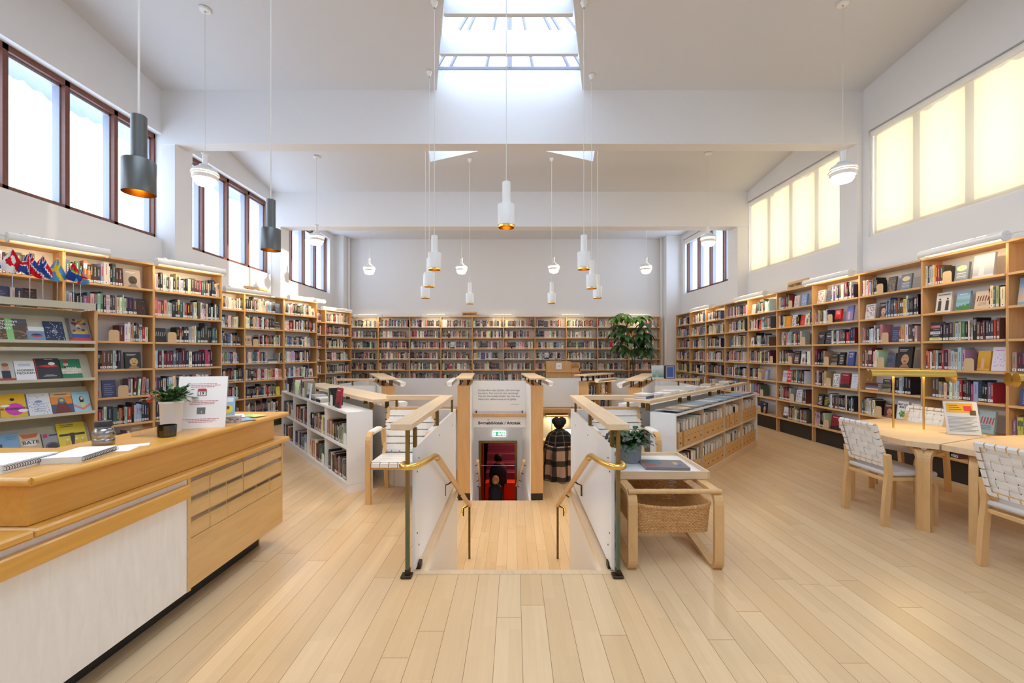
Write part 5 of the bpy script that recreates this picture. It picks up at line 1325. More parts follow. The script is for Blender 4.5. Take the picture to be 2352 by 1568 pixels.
cover('matmakt', .15, .23, (234, 234, 232), 'ball', (96, 170, 40), 'MAT OG\nMAKT', (30, 34, 36), 'white book with a bright green leafy ball', .74, .15)
cover('berries', .14, .22, (236, 235, 232), 'dots', (50, 48, 56), desc='white book with dark berry sprigs')
cover('nyavalfard', .14, .20, (58, 54, 64), 'none', (0, 0, 0), 'SVERIGES\nNYA', (226, 190, 220), 'charcoal book with pink capitals', .62, .15)
cover('gigantes', .14, .22, (36, 40, 52), 'bars', (110, 116, 130), 'Giganten', (240, 240, 240), 'near-black book with a white title', .55, .17)
cover('redblack', .12, .20, (206, 36, 40), 'drip', (40, 24, 28), desc='bright red book with dark drips')
cover('bluetall', .12, .23, (110, 116, 176), 'land', (150, 120, 170), desc='violet-blue book leaning alone')
cover('whiteart', .15, .21, (214, 216, 218), 'mosaic', (150, 90, 90), desc='silver-white book with sketchy figures')
cover('portrait', .13, .21, (48, 38, 34), 'face', (216, 170, 142), desc='dark book with a portrait face')
cover('greydrawing', .12, .19, (96, 100, 112), 'mosaic', (60, 66, 96), desc='grey book with blue drawing')
cover('pinkart', .13, .20, (222, 206, 200), 'mosaic', (180, 130, 130), desc='pinkish book with a faint drawing')
cover('blueart', .13, .20, (120, 148, 196), 'mosaic', (200, 210, 225), desc='blue mottled book')
cover('orangebook', .16, .20, (226, 150, 30), 'frame', (200, 110, 20), desc='orange book with a darker frame')
cover('redshort', .11, .18, (206, 58, 42), 'ball', (226, 120, 90), desc='short red-orange book')
cover('mode', .15, .23, (44, 42, 46), 'figures', (150, 120, 110), 'Mode\neplene', (236, 232, 226), 'dark book with a row of faces', .36, .16)
cover('facful', .13, .22, (206, 40, 38), 'none', (0, 0, 0), 'FAC\nFUL\nNES', (236, 234, 230), 'red book with big white capitals', .52, .24)
cover('homedeal', .12, .20, (206, 206, 222), 'none', (0, 0, 0), 'HOME\nDEAL', (170, 90, 150), 'lilac book with mauve capitals', .6, .2)
cover('redcity', .17, .22, (150, 34, 44), 'hill', (46, 40, 44), desc='crimson book with a dark skyline')
cover('whiteink', .12, .20, (232, 230, 228), 'mosaic', (70, 70, 72), desc='white book with an ink drawing')
cover('whiteblue', .12, .21, (214, 222, 226), 'dots', (60, 96, 140), desc='white book with small blue marks')
cover('blacktext', .11, .19, (34, 32, 32), 'bars', (226, 222, 216), desc='black book with white text blocks')
cover('blackyellow', .11, .19, (36, 34, 34), 'bars', (206, 190, 60), desc='black book with yellow text blocks')
cover('blackslim', .10, .20, (40, 32, 28), 'bars', (190, 190, 186), desc='slim dark brown book')
cover('bluedots', .11, .21, (68, 84, 150), 'none', (0, 0, 0), 'NÅR\nALT', (226, 228, 240), 'royal blue book with pale capitals', .74, .16)
cover('question', .10, .19, (150, 160, 186), 'none', (0, 0, 0), '?', (240, 240, 244), 'grey-blue book with a white question mark', .62, .5)
cover('sarah', .145, .215, (158, 142, 132), 'bird', (44, 40, 40), 'SARAH\nENGELL', (176, 84, 48), 'grey-brown book with rust capitals and a black bird', .80, .2)
cover('bust', .16, .20, (50, 54, 58), 'face', (204, 170, 112), desc='slate book with a golden bust')
cover('zebra', .13, .18, (52, 50, 52), 'slashes', (150, 146, 146), desc='dark book with grey diagonal streaks')
cover('eye', .17, .22, (186, 170, 150), 'face', (70, 60, 56), desc='sepia book with a close-up eye')
cover('floral', .10, .20, (44, 40, 38), 'dots', (200, 60, 60), desc='dark floral book')
cover('navyplain', .13, .20, (66, 74, 106), 'bars', (110, 118, 150), desc='plain slate-blue book')
cover('comic', .14, .18, (206, 214, 216), 'mosaic', (90, 110, 130), desc='pale comic-style book')
cover('castle', .13, .17, (64, 58, 56), 'hill', (150, 140, 110), desc='dark book with a house at dusk')
cover('cardtan', .14, .19, (206, 186, 160), 'slashes', (110, 50, 40), desc='tan book with a maroon stroke')
cover('womanred', .15, .18, (96, 50, 40), 'face', (206, 140, 110), desc='brown painted portrait book')
cover('yellowcircles', .10, .17, (226, 200, 50), 'ball', (230, 226, 200), desc='yellow book with white rings')
cover('whitelady', .11, .18, (222, 216, 208), 'face', (150, 120, 110), desc='white book with a faint figure')
cover('bluebig', .22, .27, (128, 160, 190), 'land', (214, 184, 150), desc='large sky-blue book by the frame edge')
cover('navysquare', .22, .17, (64, 76, 122), 'bars', (150, 160, 200), desc='wide navy book with pale lines')
cover('trolls', .11, .20, (90, 86, 84), 'mosaic', (140, 130, 120), desc='grey photographic book')
cover('mountain', .14, .20, (210, 214, 222), 'hill', (60, 60, 64), desc='white book with dark trees')
RANDF = ['trolls', 'mountain', 'navyplain', 'greydrawing', 'whiteblue', 'whiteink', 'pinkart', 'cardtan', 'castle', 'whitelady', 'floral', 'blueart']
SPEC = {  # row contents seen in the photo, from the left as one faces the shelf; numbers in centimetres
 'R0': ['G60', 'G3 F:bluebig G20', 'G50', 'S40', 'G4 F:navysquare G8 S20', 'S40 G4', 'S30'],
 'R1': ['S24 K F:cloud G4 F:iceberg G5 F:dune G14', 'G10 F:soldiers G5 F:meadow G5 F:cardtan S22', 'G3 F:stripes S60', 'S26 S20 K F:yellowkraft G1 F:whitelilac S12', 'G8 S64', 'S16 G16 F:bluephoto G5 F:palebluered G4', 'S40'],
 'R2': ['S28 K G3 F:trolls G7 F:cloud G8', 'G3 F:whiteart G6 F:portrait S46', 'S34 K F:navyplain S26', 'S12 S18 K F:greydrawing G2 F:mask G8', 'G6 T G3 F:castle G3 S26', 'S24 K F:womanred G3 F:matmakt G3 F:berries G5', 'G30 S30'],
 'R3': ['G3 F:whiteart G3 F:greydrawing S46', 'S30 K F:redblack G10 F:bluetall G2', 'G4 F:nyavalfard G2 F:gigantes S46', 'S22 K F:castle G3 F:blackslim G6 F:bluedots G5', 'S26 K F:whiteink G2 F:redcity G3 F:whiteblue G4', 'G4 F:blacktext G2 F:blackyellow S50', 'S24 K F:redcity G22 F:blackyellow'],
 'R4': ['S30 K F:pinkart G5 F:blueart G5', 'S16 F:orangebook G2 F:whiteink S12 F:redshort F:whitelady S10', 'G6 S56 K', 'S30 K F:mode G3 F:whitelady G3 S12', 'G8 F:homedeal F:facful S34', 'S34 K F:whiteart G4 S14', 'G10 F:mountain S52'],
 'R5': ['G4 F:pinkart F:floral S40', 'S30 F:redshort S30', 'F:whitelady S54', 'S70 K', 'S34 K G5 F:question G4', 'S40 K', 'S30 K F:portrait G10'],
 'A0': ['S60 G8', 'S30 F:navyplain S10 F:floral', 'S40', 'S40', 'S40', 'S40', 'S40'],
 'A1': ['S52 G1 F:eye', 'S66 F:floral', 'G36 K S30', 'G20 S30 G4 F:bust', 'G16 F:sarah F:navyplain K S22', 'G16 S60', 'S60'],
 'A2': ['S78', 'S78', 'F:zebra K S52', 'S70 G6', 'S74', 'S74', 'S70'],
 'B0': ['S40 S36', 'S30 F:comic S26', 'S76', 'S18 F:womanred S36', 'S76', 'S70', 'S70'],
 'B1': ['S62 F:navyplain', 'S60 F:castle', 'F:cardtan K S50', 'S46 T G2 S10', 'S76', 'S62 F:yellowcircles', 'S70'],
 'B2': ['S64 F:whitelady', 'F:pinkart S60', 'S64 F:trolls', 'S64 F:castle', 'S62 F:whitelady', 'S70', 'S70'],
}
RECS, ENDS, STACKS, FILES = [], [], [], []
rb = random.Random(77)
def new_book(row, x, w, h, d, kind, col, cname, cov=None, out=.018, tilt=0.0):
    RECS.append(dict(row=row, x=x, w=w, h=h, d=d, kind=kind, col=col, cname=cname, cov=cov, out=out, tilt=tilt, id=len(RECS)))
    row['cnt'] = row.get('cnt', 0)+1; RECS[-1]['ord'] = row['cnt']
def spines(row, x, L, hm, thick=1.0):
    e = x+L; run = 0; p = None; lean = rb.random() < .06
    while True:
        w = min(.062, max(.0105, rb.lognormvariate(math.log(.0235*thick), .38)))
        if x+w > e: break
        if run <= 0 or rb.random() < .55: p = rb.choices(PAL, PW)[0]; run = rb.choice((1, 1, 1, 2, 3))
        run -= 1
        c = tuple(max(8, min(250, v*rb.uniform(.86, 1.1)+rb.uniform(-8, 8))) for v in p[1])
        h = min(row['clear']-.004, max(.15, hm+rb.gauss(0, .016)+(.03 if rb.random() < .07 else 0)))
        new_book(row, x, w, h, min(row['depth']-.045, rb.uniform(.13, .165)), 'S', c, p[0], out=.02+rb.uniform(0, .012), tilt=(.07 if lean and .05 < e-x-w < .15 else rb.uniform(-.004, .004)))
        x += w+.002+(.075*h if lean and .05 < e-x-w < .15 else 0)
    return x
def lay(row, s, hm):
    x = .004; L = row['L']; rt = row.get('thick', 1.0)
    for tk in s.split():
        k = tk[0]
        if k == 'G': x += float(tk[1:])/100
        elif k == 'S': x = spines(row, x, min(float(tk[1:])/100, L-x), hm, rt)
        elif k in 'KW':
            if x+.12 < L: ENDS.append(dict(row=row, x=x+.002, white=(k == 'W'))); x += .104
        elif k == 'F':
            c = COV[tk[2:]]
            if x+c['w'] > L-.004: continue
            new_book(row, x+.003, c['w'], min(c['h'], row['clear']-.006), rb.uniform(.018, .032), 'F', c['col'], '', c, out=.035); x += c['w']+.006
        elif k == 'T':
            z = 0
            for i in range(rb.choice((3, 4, 5))):
                p = rb.choices(PAL, PW)[0]; STACKS.append(dict(row=row, x=x+.003, z=z, w=.20, h=rb.uniform(.016, .028), d=.15, col=p[1], cname=p[0])); z += STACKS[-1]['h']+.0006
            x += .212
for row in list(ROWS):
    k, r = row['key'], row['row']; hm = rb.uniform(.195, .222) if k[0] in 'RABC' else rb.uniform(.19, .205)
    if k[0] == 'M': continue
    if k in SPEC and r < len(SPEC[k]): s = SPEC[k][r]
    else:
        L = row['L']*100; f = rb.random()
        if k[0] == 'R': s = 'S%d K F:%s G5 S%d' % (L*.45, rb.choice(RANDF), L*.2) if f < .45 else ('S%d' % (L*rb.uniform(.75, .98)) if f < .8 else 'G8 F:%s S%d' % (rb.choice(RANDF), L*.6))
        elif k[0] == 'W': s = 'S%d' % (L*rb.uniform(.7, .95))
        elif k[0] == 'L': s = 'G%d S%d' % (L*.04, L*.9) if f < .6 else 'S%d W' % (L*.84)
        elif k[0] == 'E': s = ('S%d' % (L*rb.uniform(.84, .99))) if f < .7 else 'S%d F:%s S%d' % (L*.3, rb.choice(RANDF), L*.45)
        else: s = 'S%d' % (L*rb.uniform(.86, .99))
    if k[0] in 'R' and int(k[1:]) < 4: row['thick'] = 1.1
    if k[0] == 'L': row['thick'] = 1.05
    lay(row, s, hm)
# books on top of the low white case
top = dict(o=Vector((LLO[0], LLO[1], .8405)), u=Vector((math.cos(LLA), math.sin(LLA), 0)), n=Vector((math.sin(LLA), -math.cos(LLA), 0)), L=3.28, rz=LLA, depth=.25, key='LT', row=0, where='top of the low white case', rowname='book row', clear=.4)
ROWS.append(top); lay(top, 'G30 S8 W G2 F:castle G6 S18 W F:comic G4 S22 W F:mountain G16 T G2 T G30 S14 W F:redcity G18', .215)
# ---- geometry of one book in its own frame: x along the shelf, -y outwards, z up
CREAM = lin((224, 214, 196)); LABEL = lin((236, 234, 230))
def quadx(mb, x0, x1, z0, z1, y, col): mb.face([(x0, y, z0), (x1, y, z0), (x1, y, z1), (x0, y, z1)], col)
def book_geo(b, seed):
    mb = MB(); rn = random.Random(seed); w, h, d = b['w'], b['h'], b['d']; c = lin(b['col'])
    y0, y1 = 0, d
    mb.face([(0, y0, 0), (w, y0, 0), (w, y0, h), (0, y0, h)], c)
    mb.face([(0, y1, 0), (0, y0, 0), (0, y0, h), (0, y1, h)], c); mb.face([(w, y0, 0), (w, y1, 0), (w, y1, h), (w, y0, h)], c)
    mb.face([(w, y1, 0), (0, y1, 0), (0, y1, h), (w, y1, h)], CREAM)
    t = .0015; zt = h-.003
    mb.face([(0, y0, h), (w, y0, h), (w, y0+.003, h), (0, y0+.003, h)], c); mb.face([(0, y0+.003, h), (t, y0+.003, h), (t, y1, h), (0, y1, h)], c); mb.face([(w-t, y0+.003, h), (w, y0+.003, h), (w, y1, h), (w-t, y1, h)], c)
    mb.face([(t, y0+.003, zt), (w-t, y0+.003, zt), (w-t, y1, zt), (t, y1, zt)], CREAM)
    mb.face([(0, y1, 0), (w, y1, 0), (w, y0, 0), (0, y0, 0)], CREAM if b['kind'] == 'S' else c)
    if b['kind'] == 'S':
        lum = sum(b['col'])/3; tc = lin((206, 202, 194)) if lum < 130 else lin((84, 80, 80)); tc = tuple(.35*c[i]+.65*tc[i] for i in range(3)); 
        if rn.random() < .18: tc = lin(rn.choice(((190, 60, 60), (60, 90, 150), (214, 180, 70))))
        m = w*.5; hw = min(w*.2, .0045); z = h*rn.uniform(.36, .45); e = h*rn.uniform(.78, .92)
        if rn.random() < .16: quadx(mb, 0, w, h*rn.uniform(.6, .7), h*rn.uniform(.75, .98), -.0005, lin(rn.choice(PAL)[1]))
        while z < e:
            l = rn.uniform(.010, .026); quadx(mb, m-hw, m+hw, z, min(e, z+l), -.0009, tc); z += l+.0035
        if rn.random() < .9: quadx(mb, w*.07, w*.93, .010, .036, -.0011, LABEL); quadx(mb, w*.36, w*.64, .018, .027, -.0014, lin((60, 60, 64)))
    else: art(mb, b['cov'], w, h, rn)
    return mb
def art(mb, cv, w, h, rn, y=-.0006):
    a = lin(cv['acc']); k = cv['art']; base = lin(cv['col'])
    def mixc(p, q, f): return tuple(p[i]*(1-f)+q[i]*f for i in range(3))
    def disc(cx, cz, rx, rz, col, n=14, yy=y): mb.face([(cx+rx*math.cos(2*PI*i/n), yy, cz+rz*math.sin(2*PI*i/n)) for i in range(n)], col)
    if k == 'land':
        for i in range(5): quadx(mb, 0, w, h*(.1+.13*i), h*(.23+.13*i), y, mixc(base, a, .9-.18*i))
        quadx(mb, w*.3, w*.55, h*.1, h*.62, y-.0004, mixc(a, (1, 1, 1), .25))
    elif k == 'hill':
        quadx(mb, 0, w, h*.42, h*.6, y, mixc(base, a, .35))
        pts = [(0, y-.0004, 0)]+[(w*i/10, y-.0004, h*(.16+.20*abs(math.sin(i*1.3+rn.random()))*(.4+i/14))) for i in range(11)]+[(w, y-.0004, 0)]; mb.face(pts, a)
        quadx(mb, w*.2, w*.8, h*.84, h*.88, y, mixc(base, (1, 1, 1), .6))
    elif k == 'sun': disc(w*.5, h*.7, w*.38, h*.16, a); [quadx(mb, w*.15, w*.85, h*(.12+.09*i), h*(.17+.09*i), y, mixc(base, (1, 1, 1), .5 if i % 2 else .2)) for i in range(4)]
    elif k == 'figures':
        for i in range(rn.choice((2, 4)) if w < .16 else 2):
            cx = w*(.25+.5*(i % 2)) if i < 2 else w*(.38+.24*(i % 2)); disc(cx, h*.66, w*.07, h*.05, a); mb.face([(cx-w*.12, y, h*.08), (cx+w*.12, y, h*.08), (cx+w*.1, y, h*.58), (cx-w*.1, y, h*.58)], a)
        quadx(mb, w*.1, w*.9, h*.86, h*.91, y, mixc(a, base, .2))
    elif k == 'bands':
        for i, c in enumerate(((226, 214, 140), (44, 46, 58), (206, 206, 204), (44, 46, 58), (222, 88, 98))): quadx(mb, 0, w, h*(.02+.165*i), h*(.175+.165*i), y, lin(c))
        for i in range(5): quadx(mb, w*.25, w*.75, h*(.10+.165*i), h*(.12+.165*i), y-.0004, lin((60, 60, 66) if i in (0, 2) else (200, 200, 200)))
    elif k == 'face':
        cx, cz = w*.55, h*.4; disc(cx, cz, w*.26, h*.24, a); disc(cx, cz-h*.10, w*.12, h*.05, mixc(a, (0, 0, 0), .6), yy=y-.0006)
        disc(cx-w*.1, cz+h*.06, w*.05, h*.02, mixc(a, (0, 0, 0), .7), 8, y-.0006); disc(cx+w*.1, cz+h*.06, w*.05, h*.02, mixc(a, (0, 0, 0), .7), 8, y-.0006); mb.face([(cx-w*.35, y-.0002, 0), (cx+w*.35, y-.0002, 0), (cx+w*.12, y-.0002, h*.2), (cx-w*.12, y-.0002, h*.2)], mixc(a, base, .45))
        quadx(mb, w*.12, w*.7, h*.84, h*.87, y, mixc(base, (1, 1, 1), .7)); quadx(mb, w*.12, w*.6, h*.78, h*.80, y, mixc(base, (1, 1, 1), .6))
    elif k == 'dots':
        for i in range(38): disc(w*rn.uniform(.12, .88), h*rn.uniform(.1, .74), w*.035, w*.03, mixc(a, base, rn.uniform(0, .5)), 7)
        quadx(mb, w*.2, w*.8, h*.84, h*.87, y, a)
    elif k == 'slashes':
        for i in range(5): x = w*(.1+.18*i); mb.face([(x, y, h*.42), (x+w*.08, y, h*.42), (x+w*.16, y, h*.72), (x+w*.08, y, h*.72)], a)
        for i in range(3): quadx(mb, w*.2, w*.8, h*(.18+.07*i), h*(.21+.07*i), y, mixc(base, (0, 0, 0), .5))
    elif k == 'ball':
        for i in range(40): q, r = rn.uniform(0, 2*PI), rn.random()**.5; disc(w*.5+r*w*.26*math.cos(q), h*.3+r*w*.26*math.sin(q), w*.06, w*.06, mixc(a, (0, 0, 0), rn.uniform(0, .4)), 7, y-.0003*(i % 3))
    elif k == 'bars':
        for i in range(6): quadx(mb, w*.14, w*rn.uniform(.6, .88), h*(.12+.12*i), h*(.17+.12*i), y, a)
    elif k == 'drip':
        quadx(mb, 0, w, 0, h*.22, y, a)
        for i in range(4): quadx(mb, w*(.2+.16*i), w*(.27+.16*i), h*.2, h*rn.uniform(.36, .46), y, a)
        for i in range(3): quadx(mb, w*.2, w*.8, h*(.62+.1*i), h*(.66+.1*i), y, lin((240, 214, 206)))
    elif k == 'mosaic':
        for i in range(7):
            for j in range(9):
                if rn.random() < .62: quadx(mb, w*(.06+.126*i), w*(.06+.126*(i+1)), h*(.06+.08*j), h*(.06+.08*(j+1)), y, mixc(base, a, rn.uniform(.1, 1)))
        quadx(mb, w*.15, w*.85, h*.86, h*.90, y, mixc(a, (0, 0, 0), .3))
    elif k == 'frame':
        quadx(mb, w*.1, w*.9, h*.08, h*.92, y, a); quadx(mb, w*.14, w*.86, h*.12, h*.88, y-.0004, base)
    elif k == 'bird':
        mb.face([(w*.2, y, h*.46), (w*.5, y, h*.42), (w*.86, y, h*.58), (w*.6, y, h*.54), (w*.5, y, h*.60), (w*.4, y, h*.54)], a)
        for i in range(3): quadx(mb, w*.12, w*.88, h*(.10+.09*i), h*(.155+.09*i), y, lin((170, 84, 50)))
    elif k == 'rack': cv['fn'](mb, w, h, disc, lambda x0, x1, z0, z1, c, yy=y: quadx(mb, w*x0, w*x1, h*z0, h*z1, yy, lin(c)), y)
def book_matrix(b):
    r = b['row']; u, n = r['u'], r['n']
    p = r['o']+u*b['x']-n*b['out']+Vector((0, 0, .0006))
    M = Matrix((u, -n, Vector((0, 0, 1)))).transposed().to_4x4(); M.translation = p
    if b['kind'] == 'F': M = M @ Matrix.Translation((0, .0, b['d']*.123)) @ Matrix.Rotation(R(-7), 4, 'X')
    elif b['tilt']: M = M @ Matrix.Rotation(b['tilt'], 4, 'Y') if b['tilt'] < 0 else M @ Matrix.Translation((b['w'], 0, 0)) @ Matrix.Rotation(b['tilt'], 4, 'Y') @ Matrix.Translation((-b['w'], 0, 0))
    return M
# ---- which books show largest: project each front, test that the camera sees it
bpy.context.view_layer.update(); DG = bpy.context.evaluated_depsgraph_get(); EYEV = Vector((0, 0, EYE))
def seen(M, w, h):
    pts = [M @ Vector(q) for q in ((0, 0, 0), (w, 0, 0), (w, 0, h), (0, 0, h))]; s = []
    for p in pts:
        if p.y < .3: return 0
        s.append((CX+F*p.x/p.y, CY+F*(EYE-p.z)/p.y))
    cx, cy = sum(p[0] for p in s)/4, sum(p[1] for p in s)/4
    if not (4 < cx < 2348 and 4 < cy < 1564): return 0
    ar = abs(sum(s[i][0]*s[(i+1) % 4][1]-s[(i+1) % 4][0]*s[i][1] for i in range(4)))/2
    hit = 0
    for q in ((.5, .25), (.5, .55), (.5, .85)):
        p = M @ Vector((w*q[0], -.002, h*q[1])); d = p-EYEV; L = d.length
        ok, loc, *_ = SC.ray_cast(DG, EYEV, d.normalized(), distance=L-.004)
        hit += (not ok)
    return ar*hit/3
for b in RECS:
    b['M'] = book_matrix(b); b['score'] = seen(b['M'], b['w'], b['h'])*(1.0 if b['kind'] == 'S' else 1.6)
N_IND = 232
best = sorted([b for b in RECS if b['score'] > 0], key=lambda b: -b['score'])[:N_IND]; bid = {b['id'] for b in best}
def nth(n): return '%d%s' % (n, 'th' if 10 <= n % 100 <= 20 else {1: 'st', 2: 'nd', 3: 'rd'}.get(n % 10, 'th'))
def where_text(r):
    k = r['key']; i = ORD[int(k[1:])] if k[1:].isdigit() else ''
    return {'R': '%s bay below the blinds', 'A': '%s bay behind the rack', 'B': '%s bay, middle stepped case', 'C': '%s bay, corner stepped case', 'E': '%s end-wall bay', 'L': '%s bay, low white case', 'W': '%s'}[k[0]] % (i if k[0] != 'W' else r['where']) if k != 'LT' else 'atop the low white case'
def from_end(b):
    r = b['row']; k = r['key'][0]
    if k in 'RL': return '%s from its near end' % nth(r['cnt']-b['ord']+1)
    if k in 'ABC': return '%s from its near end' % nth(b['ord'])
    return '%s from its window-wall end' % nth(b['ord'])
for b in best:
    mb = book_geo(b, b['id'])
    o = mb.build('book', 'book_cover'); o.matrix_world = b['M']
    if b['kind'] == 'F':
        lab = '%s, %s, %s' % (b['cov']['desc'], b['row']['rowname'], where_text(b['row']))
        cv = b['cov']
        if cv['title']:
            n = cv['title'].count('\n')+1; s = min(cv['ts']*b['w']*2.2, b['w']*1.35/max(len(q) for q in cv['title'].split('\n')))
            text('title', cv['title'], s, 'text_white', o, (b['w']/2, -.0016, b['h']*cv['tz']), bold=.0004)
            tm = MATS.get('t%s' % (cv['tcol'],)) or plain('t%s' % (cv['tcol'],), cv['tcol'], .6); kids(o)[0].data.materials[0] = tm
    else:
        size = 'thin' if b['w'] < .017 else ('thick' if b['w'] > .034 else 'medium-thick')
        lab = '%s %s book, %s, %s, %s' % (size, b['cname'], from_end(b), b['row']['rowname'], where_text(b['row']))
    tag(o, lab, 'book', 'books standing on the shelves')
def merge_into(acc, mb, M):
    i = len(acc.v); acc.v += [tuple(M @ Vector(p)) for p in mb.v]; acc.f += [tuple(i+k for k in f) for f in mb.f]; acc.c += mb.c
acc = MB()
for b in RECS:
    if b['id'] not in bid: merge_into(acc, book_geo(b, b['id']), b['M'])
# magazines standing in the kraft files of the magazine case
rm = random.Random(31)
for row in [r for r in ROWS if r['key'][0] == 'M']:
    x = .006
    while x < row['L']-.085:
        w = rm.choice((.076, .08, .086, .098)); 
        if rm.random() < .06: x += .05
        if x+w > row['L']: break
        FILES.append(dict(row=row, x=x, w=w)); k = x+.006
        while k < x+w-.016:
            t = min(rm.uniform(.006, .02), x+w-.005-k); p = rm.choices(PAL, [q[2]*(3 if q[0] in ('white', 'cream', 'tan', 'pale grey', 'pink') else .7) for q in PAL])[0]
            b = dict(row=row, x=k, w=t, h=rm.uniform(.235, .285), d=.19, kind='S', col=p[1], out=.016, tilt=0, id=int(k*1e6)); M = book_matrix(b); M.translation.z += .004
            mb = MB(); c = lin(p[1]); q = rm.choice((c, CREAM)); mb.box(0, t, 0, .19, 0, b['h'], q); merge_into(acc, mb, M); k += t+.001
        x += w+.004
o = acc.build('shelved_books', 'book_cover'); tag(o, 'all the other, smaller-looking books and journals filling the bookcases', 'books', None, 'stuff')
for i, f in enumerate(FILES):
    r = f['row']; w = f['w']; b = dict(row=r, x=f['x'], w=w, h=.2, d=.2, kind='S', out=.004, tilt=0); M = book_matrix(b)
    mb = MB(); t = .003; H0, H1, D = .165, .245, .215
    mb.box(0, w, 0, t, 0, H0); mb.box(0, w, 0, D, 0, t); mb.box(0, w, D-t, D, 0, H1)
    for xx in (0, w-t): mb.extrude([(xx, t, t), (xx, D-t, t), (xx, D-t, H1), (xx, D*.55, H1), (xx, t, H0)], (t, 0, 0))
    o = mb.build('magazine_file', 'kraft'); o.matrix_world = M
    mb = MB(); mb.lathe([(0, 0), (.0085, 0)], 14, (w/2, -.0006, .105), axis='y'); mb.build('finger_hole', 'kick_black', o)
    if i % 2 == 0: mb = MB(); mb.box(w*.3, w*.7, -.0012, -.0002, .045, .062); mb.build('label_print', 'stem_brown', o)
    f['n'] = r.setdefault('fn', 0)+1; r['fn'] += 1
    tag(o, 'kraft magazine file, %s from its near end, %s, %s bay of the magazine case' % (nth(f['n']), r['rowname'], ORD[int(r['key'][1:])]), 'magazine file', 'kraft magazine files')
for e in ENDS:
    b = dict(row=e['row'], x=e['x'], w=.1, h=.13, d=.1, kind='S', out=.012, tilt=0); M = book_matrix(b); sc = seen(M, .1, .13)
    r = e['row']; mb = MB(); pts = [(0, 0), (.1, 0), (.1, .105), (.092, .125), (.078, .133), (.022, .133), (.008, .125), (0, .105)]
    mb.extrude([(x, 0, z) for x, z in pts], (0, .002, 0)); mb.box(.0, .1, .002, .09, 0, .0015)
    o = mb.build('bookend', 'white_metal' if e['white'] else 'kraft_pale'); o.matrix_world = M
    r['en'] = r.get('en', 0)+1
    tag(o, '%s bookend%s on the %s, %s' % ('white metal' if e['white'] else 'kraft-coloured', ' (%s from far end)' % nth(r['en']) if r['key'] == 'LT' else '', r['rowname'], where_text(r)), 'bookend', 'bookends on the shelves')
for s in STACKS:
    r = s['row']; b = dict(row=r, x=s['x']+rm.uniform(-.004, .004), w=s['w'], h=s['h'], d=s['d'], kind='F', cov=dict(art='none', acc=(0, 0, 0), col=s['col']), col=s['col'], out=.02, tilt=0)
    bb = dict(b, kind='S', h=.001); M = book_matrix(bb); M.translation.z += s['z']
    mb = MB(); c = lin(s['col']); w, h, d = s['w'], s['h'], s['d']
    mb.box(0, w, 0, d, 0, .0018, c); mb.box(0, w, 0, d, h-.0018, h, c); mb.box(0, w, 0, .003, .0018, h-.0018, c); mb.box(.003, w-.003, .003, d-.003, .0018, h-.0018, CREAM)
    o = mb.build('book', 'book_cover'); o.matrix_world = M
    r['sn'] = r.get('sn', 0)+1
    tag(o, '%s book, %s from bottom of flat stack, %s, %s' % (s['cname'], nth(r['sn']), r['rowname'], where_text(r)), 'book', 'books lying flat in stacks')
# ================================================================ SINGLE BOOKS, MAGAZINES AND LEAFLETS
def rack_cover(fn, col): return dict(art='rack', acc=(0, 0, 0), col=col, fn=fn)
def R_(c0): return c0
def lines(q, x0, x1, zs, c, t=.02):
    for z in zs: q(x0, x1, z, z+t, c)
def a_meadow(mb, w, h, disc, q, y):
    for i in range(60): rr = random.Random(i); disc(w*rr.uniform(.05, .95), h*rr.uniform(.03, .5), w*.05, h*.03, lin(rr.choice(((120, 96, 64), (150, 118, 84), (96, 110, 70), (176, 120, 96)))), 7, y-.0002*(i % 3))
    q(.42, .60, 0, 1, (146, 204, 128), y-.0008); q(.0, .42, .86, 1, (120, 90, 80)); q(.6, 1, .8, 1, (96, 100, 116))
def a_whale(mb, w, h, disc, q, y): q(0, 1, 0, .68, (122, 150, 180)); disc(w*.52, h*.36, w*.32, h*.12, lin((200, 70, 74)), yy=y-.0004); disc(w*.52, h*.42, w*.28, h*.07, lin((50, 66, 96)), yy=y-.0006)
def a_stars(mb, w, h, disc, q, y):
    for i in range(44): rr = random.Random(i+9); disc(w*rr.uniform(.06, .94), h*rr.uniform(.05, .95), .004, .004, lin((200, 214, 226)), 6)
    q(.4, .62, .5, .53, (220, 224, 230)); q(.36, .66, .44, .46, (220, 224, 230))
def a_folk(mb, w, h, disc, q, y):
    q(0, 1, 0, .14, (186, 62, 70)); q(.1, .95, .14, .3, (58, 84, 150)); q(.2, .8, .3, .42, (206, 170, 60)); q(.0, .12, .1, .95, (100, 96, 96))
    for i in range(26): rr = random.Random(i+3); disc(w*rr.uniform(.2, .85), h*rr.uniform(.36, .92), w*.08, h*.05, lin(rr.choice(((206, 160, 60), (60, 58, 60), (170, 70, 60), (190, 186, 180)))), 8, y-.0003*(i % 3))
def a_child(mb, w, h, disc, q, y): disc(w*.55, h*.66, w*.2, h*.17, lin((206, 156, 130))); disc(w*.55, h*.8, w*.19, h*.09, lin((150, 104, 66)), yy=y-.0004); q(.32, .78, .1, .5, (52, 58, 76)); q(0, 1, 0, .12, (176, 84, 50), y-.0006); q(.1, .3, .2, .5, (222, 214, 204))
def a_moders(mb, w, h, disc, q, y): lines(q, .2, .8, (.80, .72), (150, 186, 214), .03)
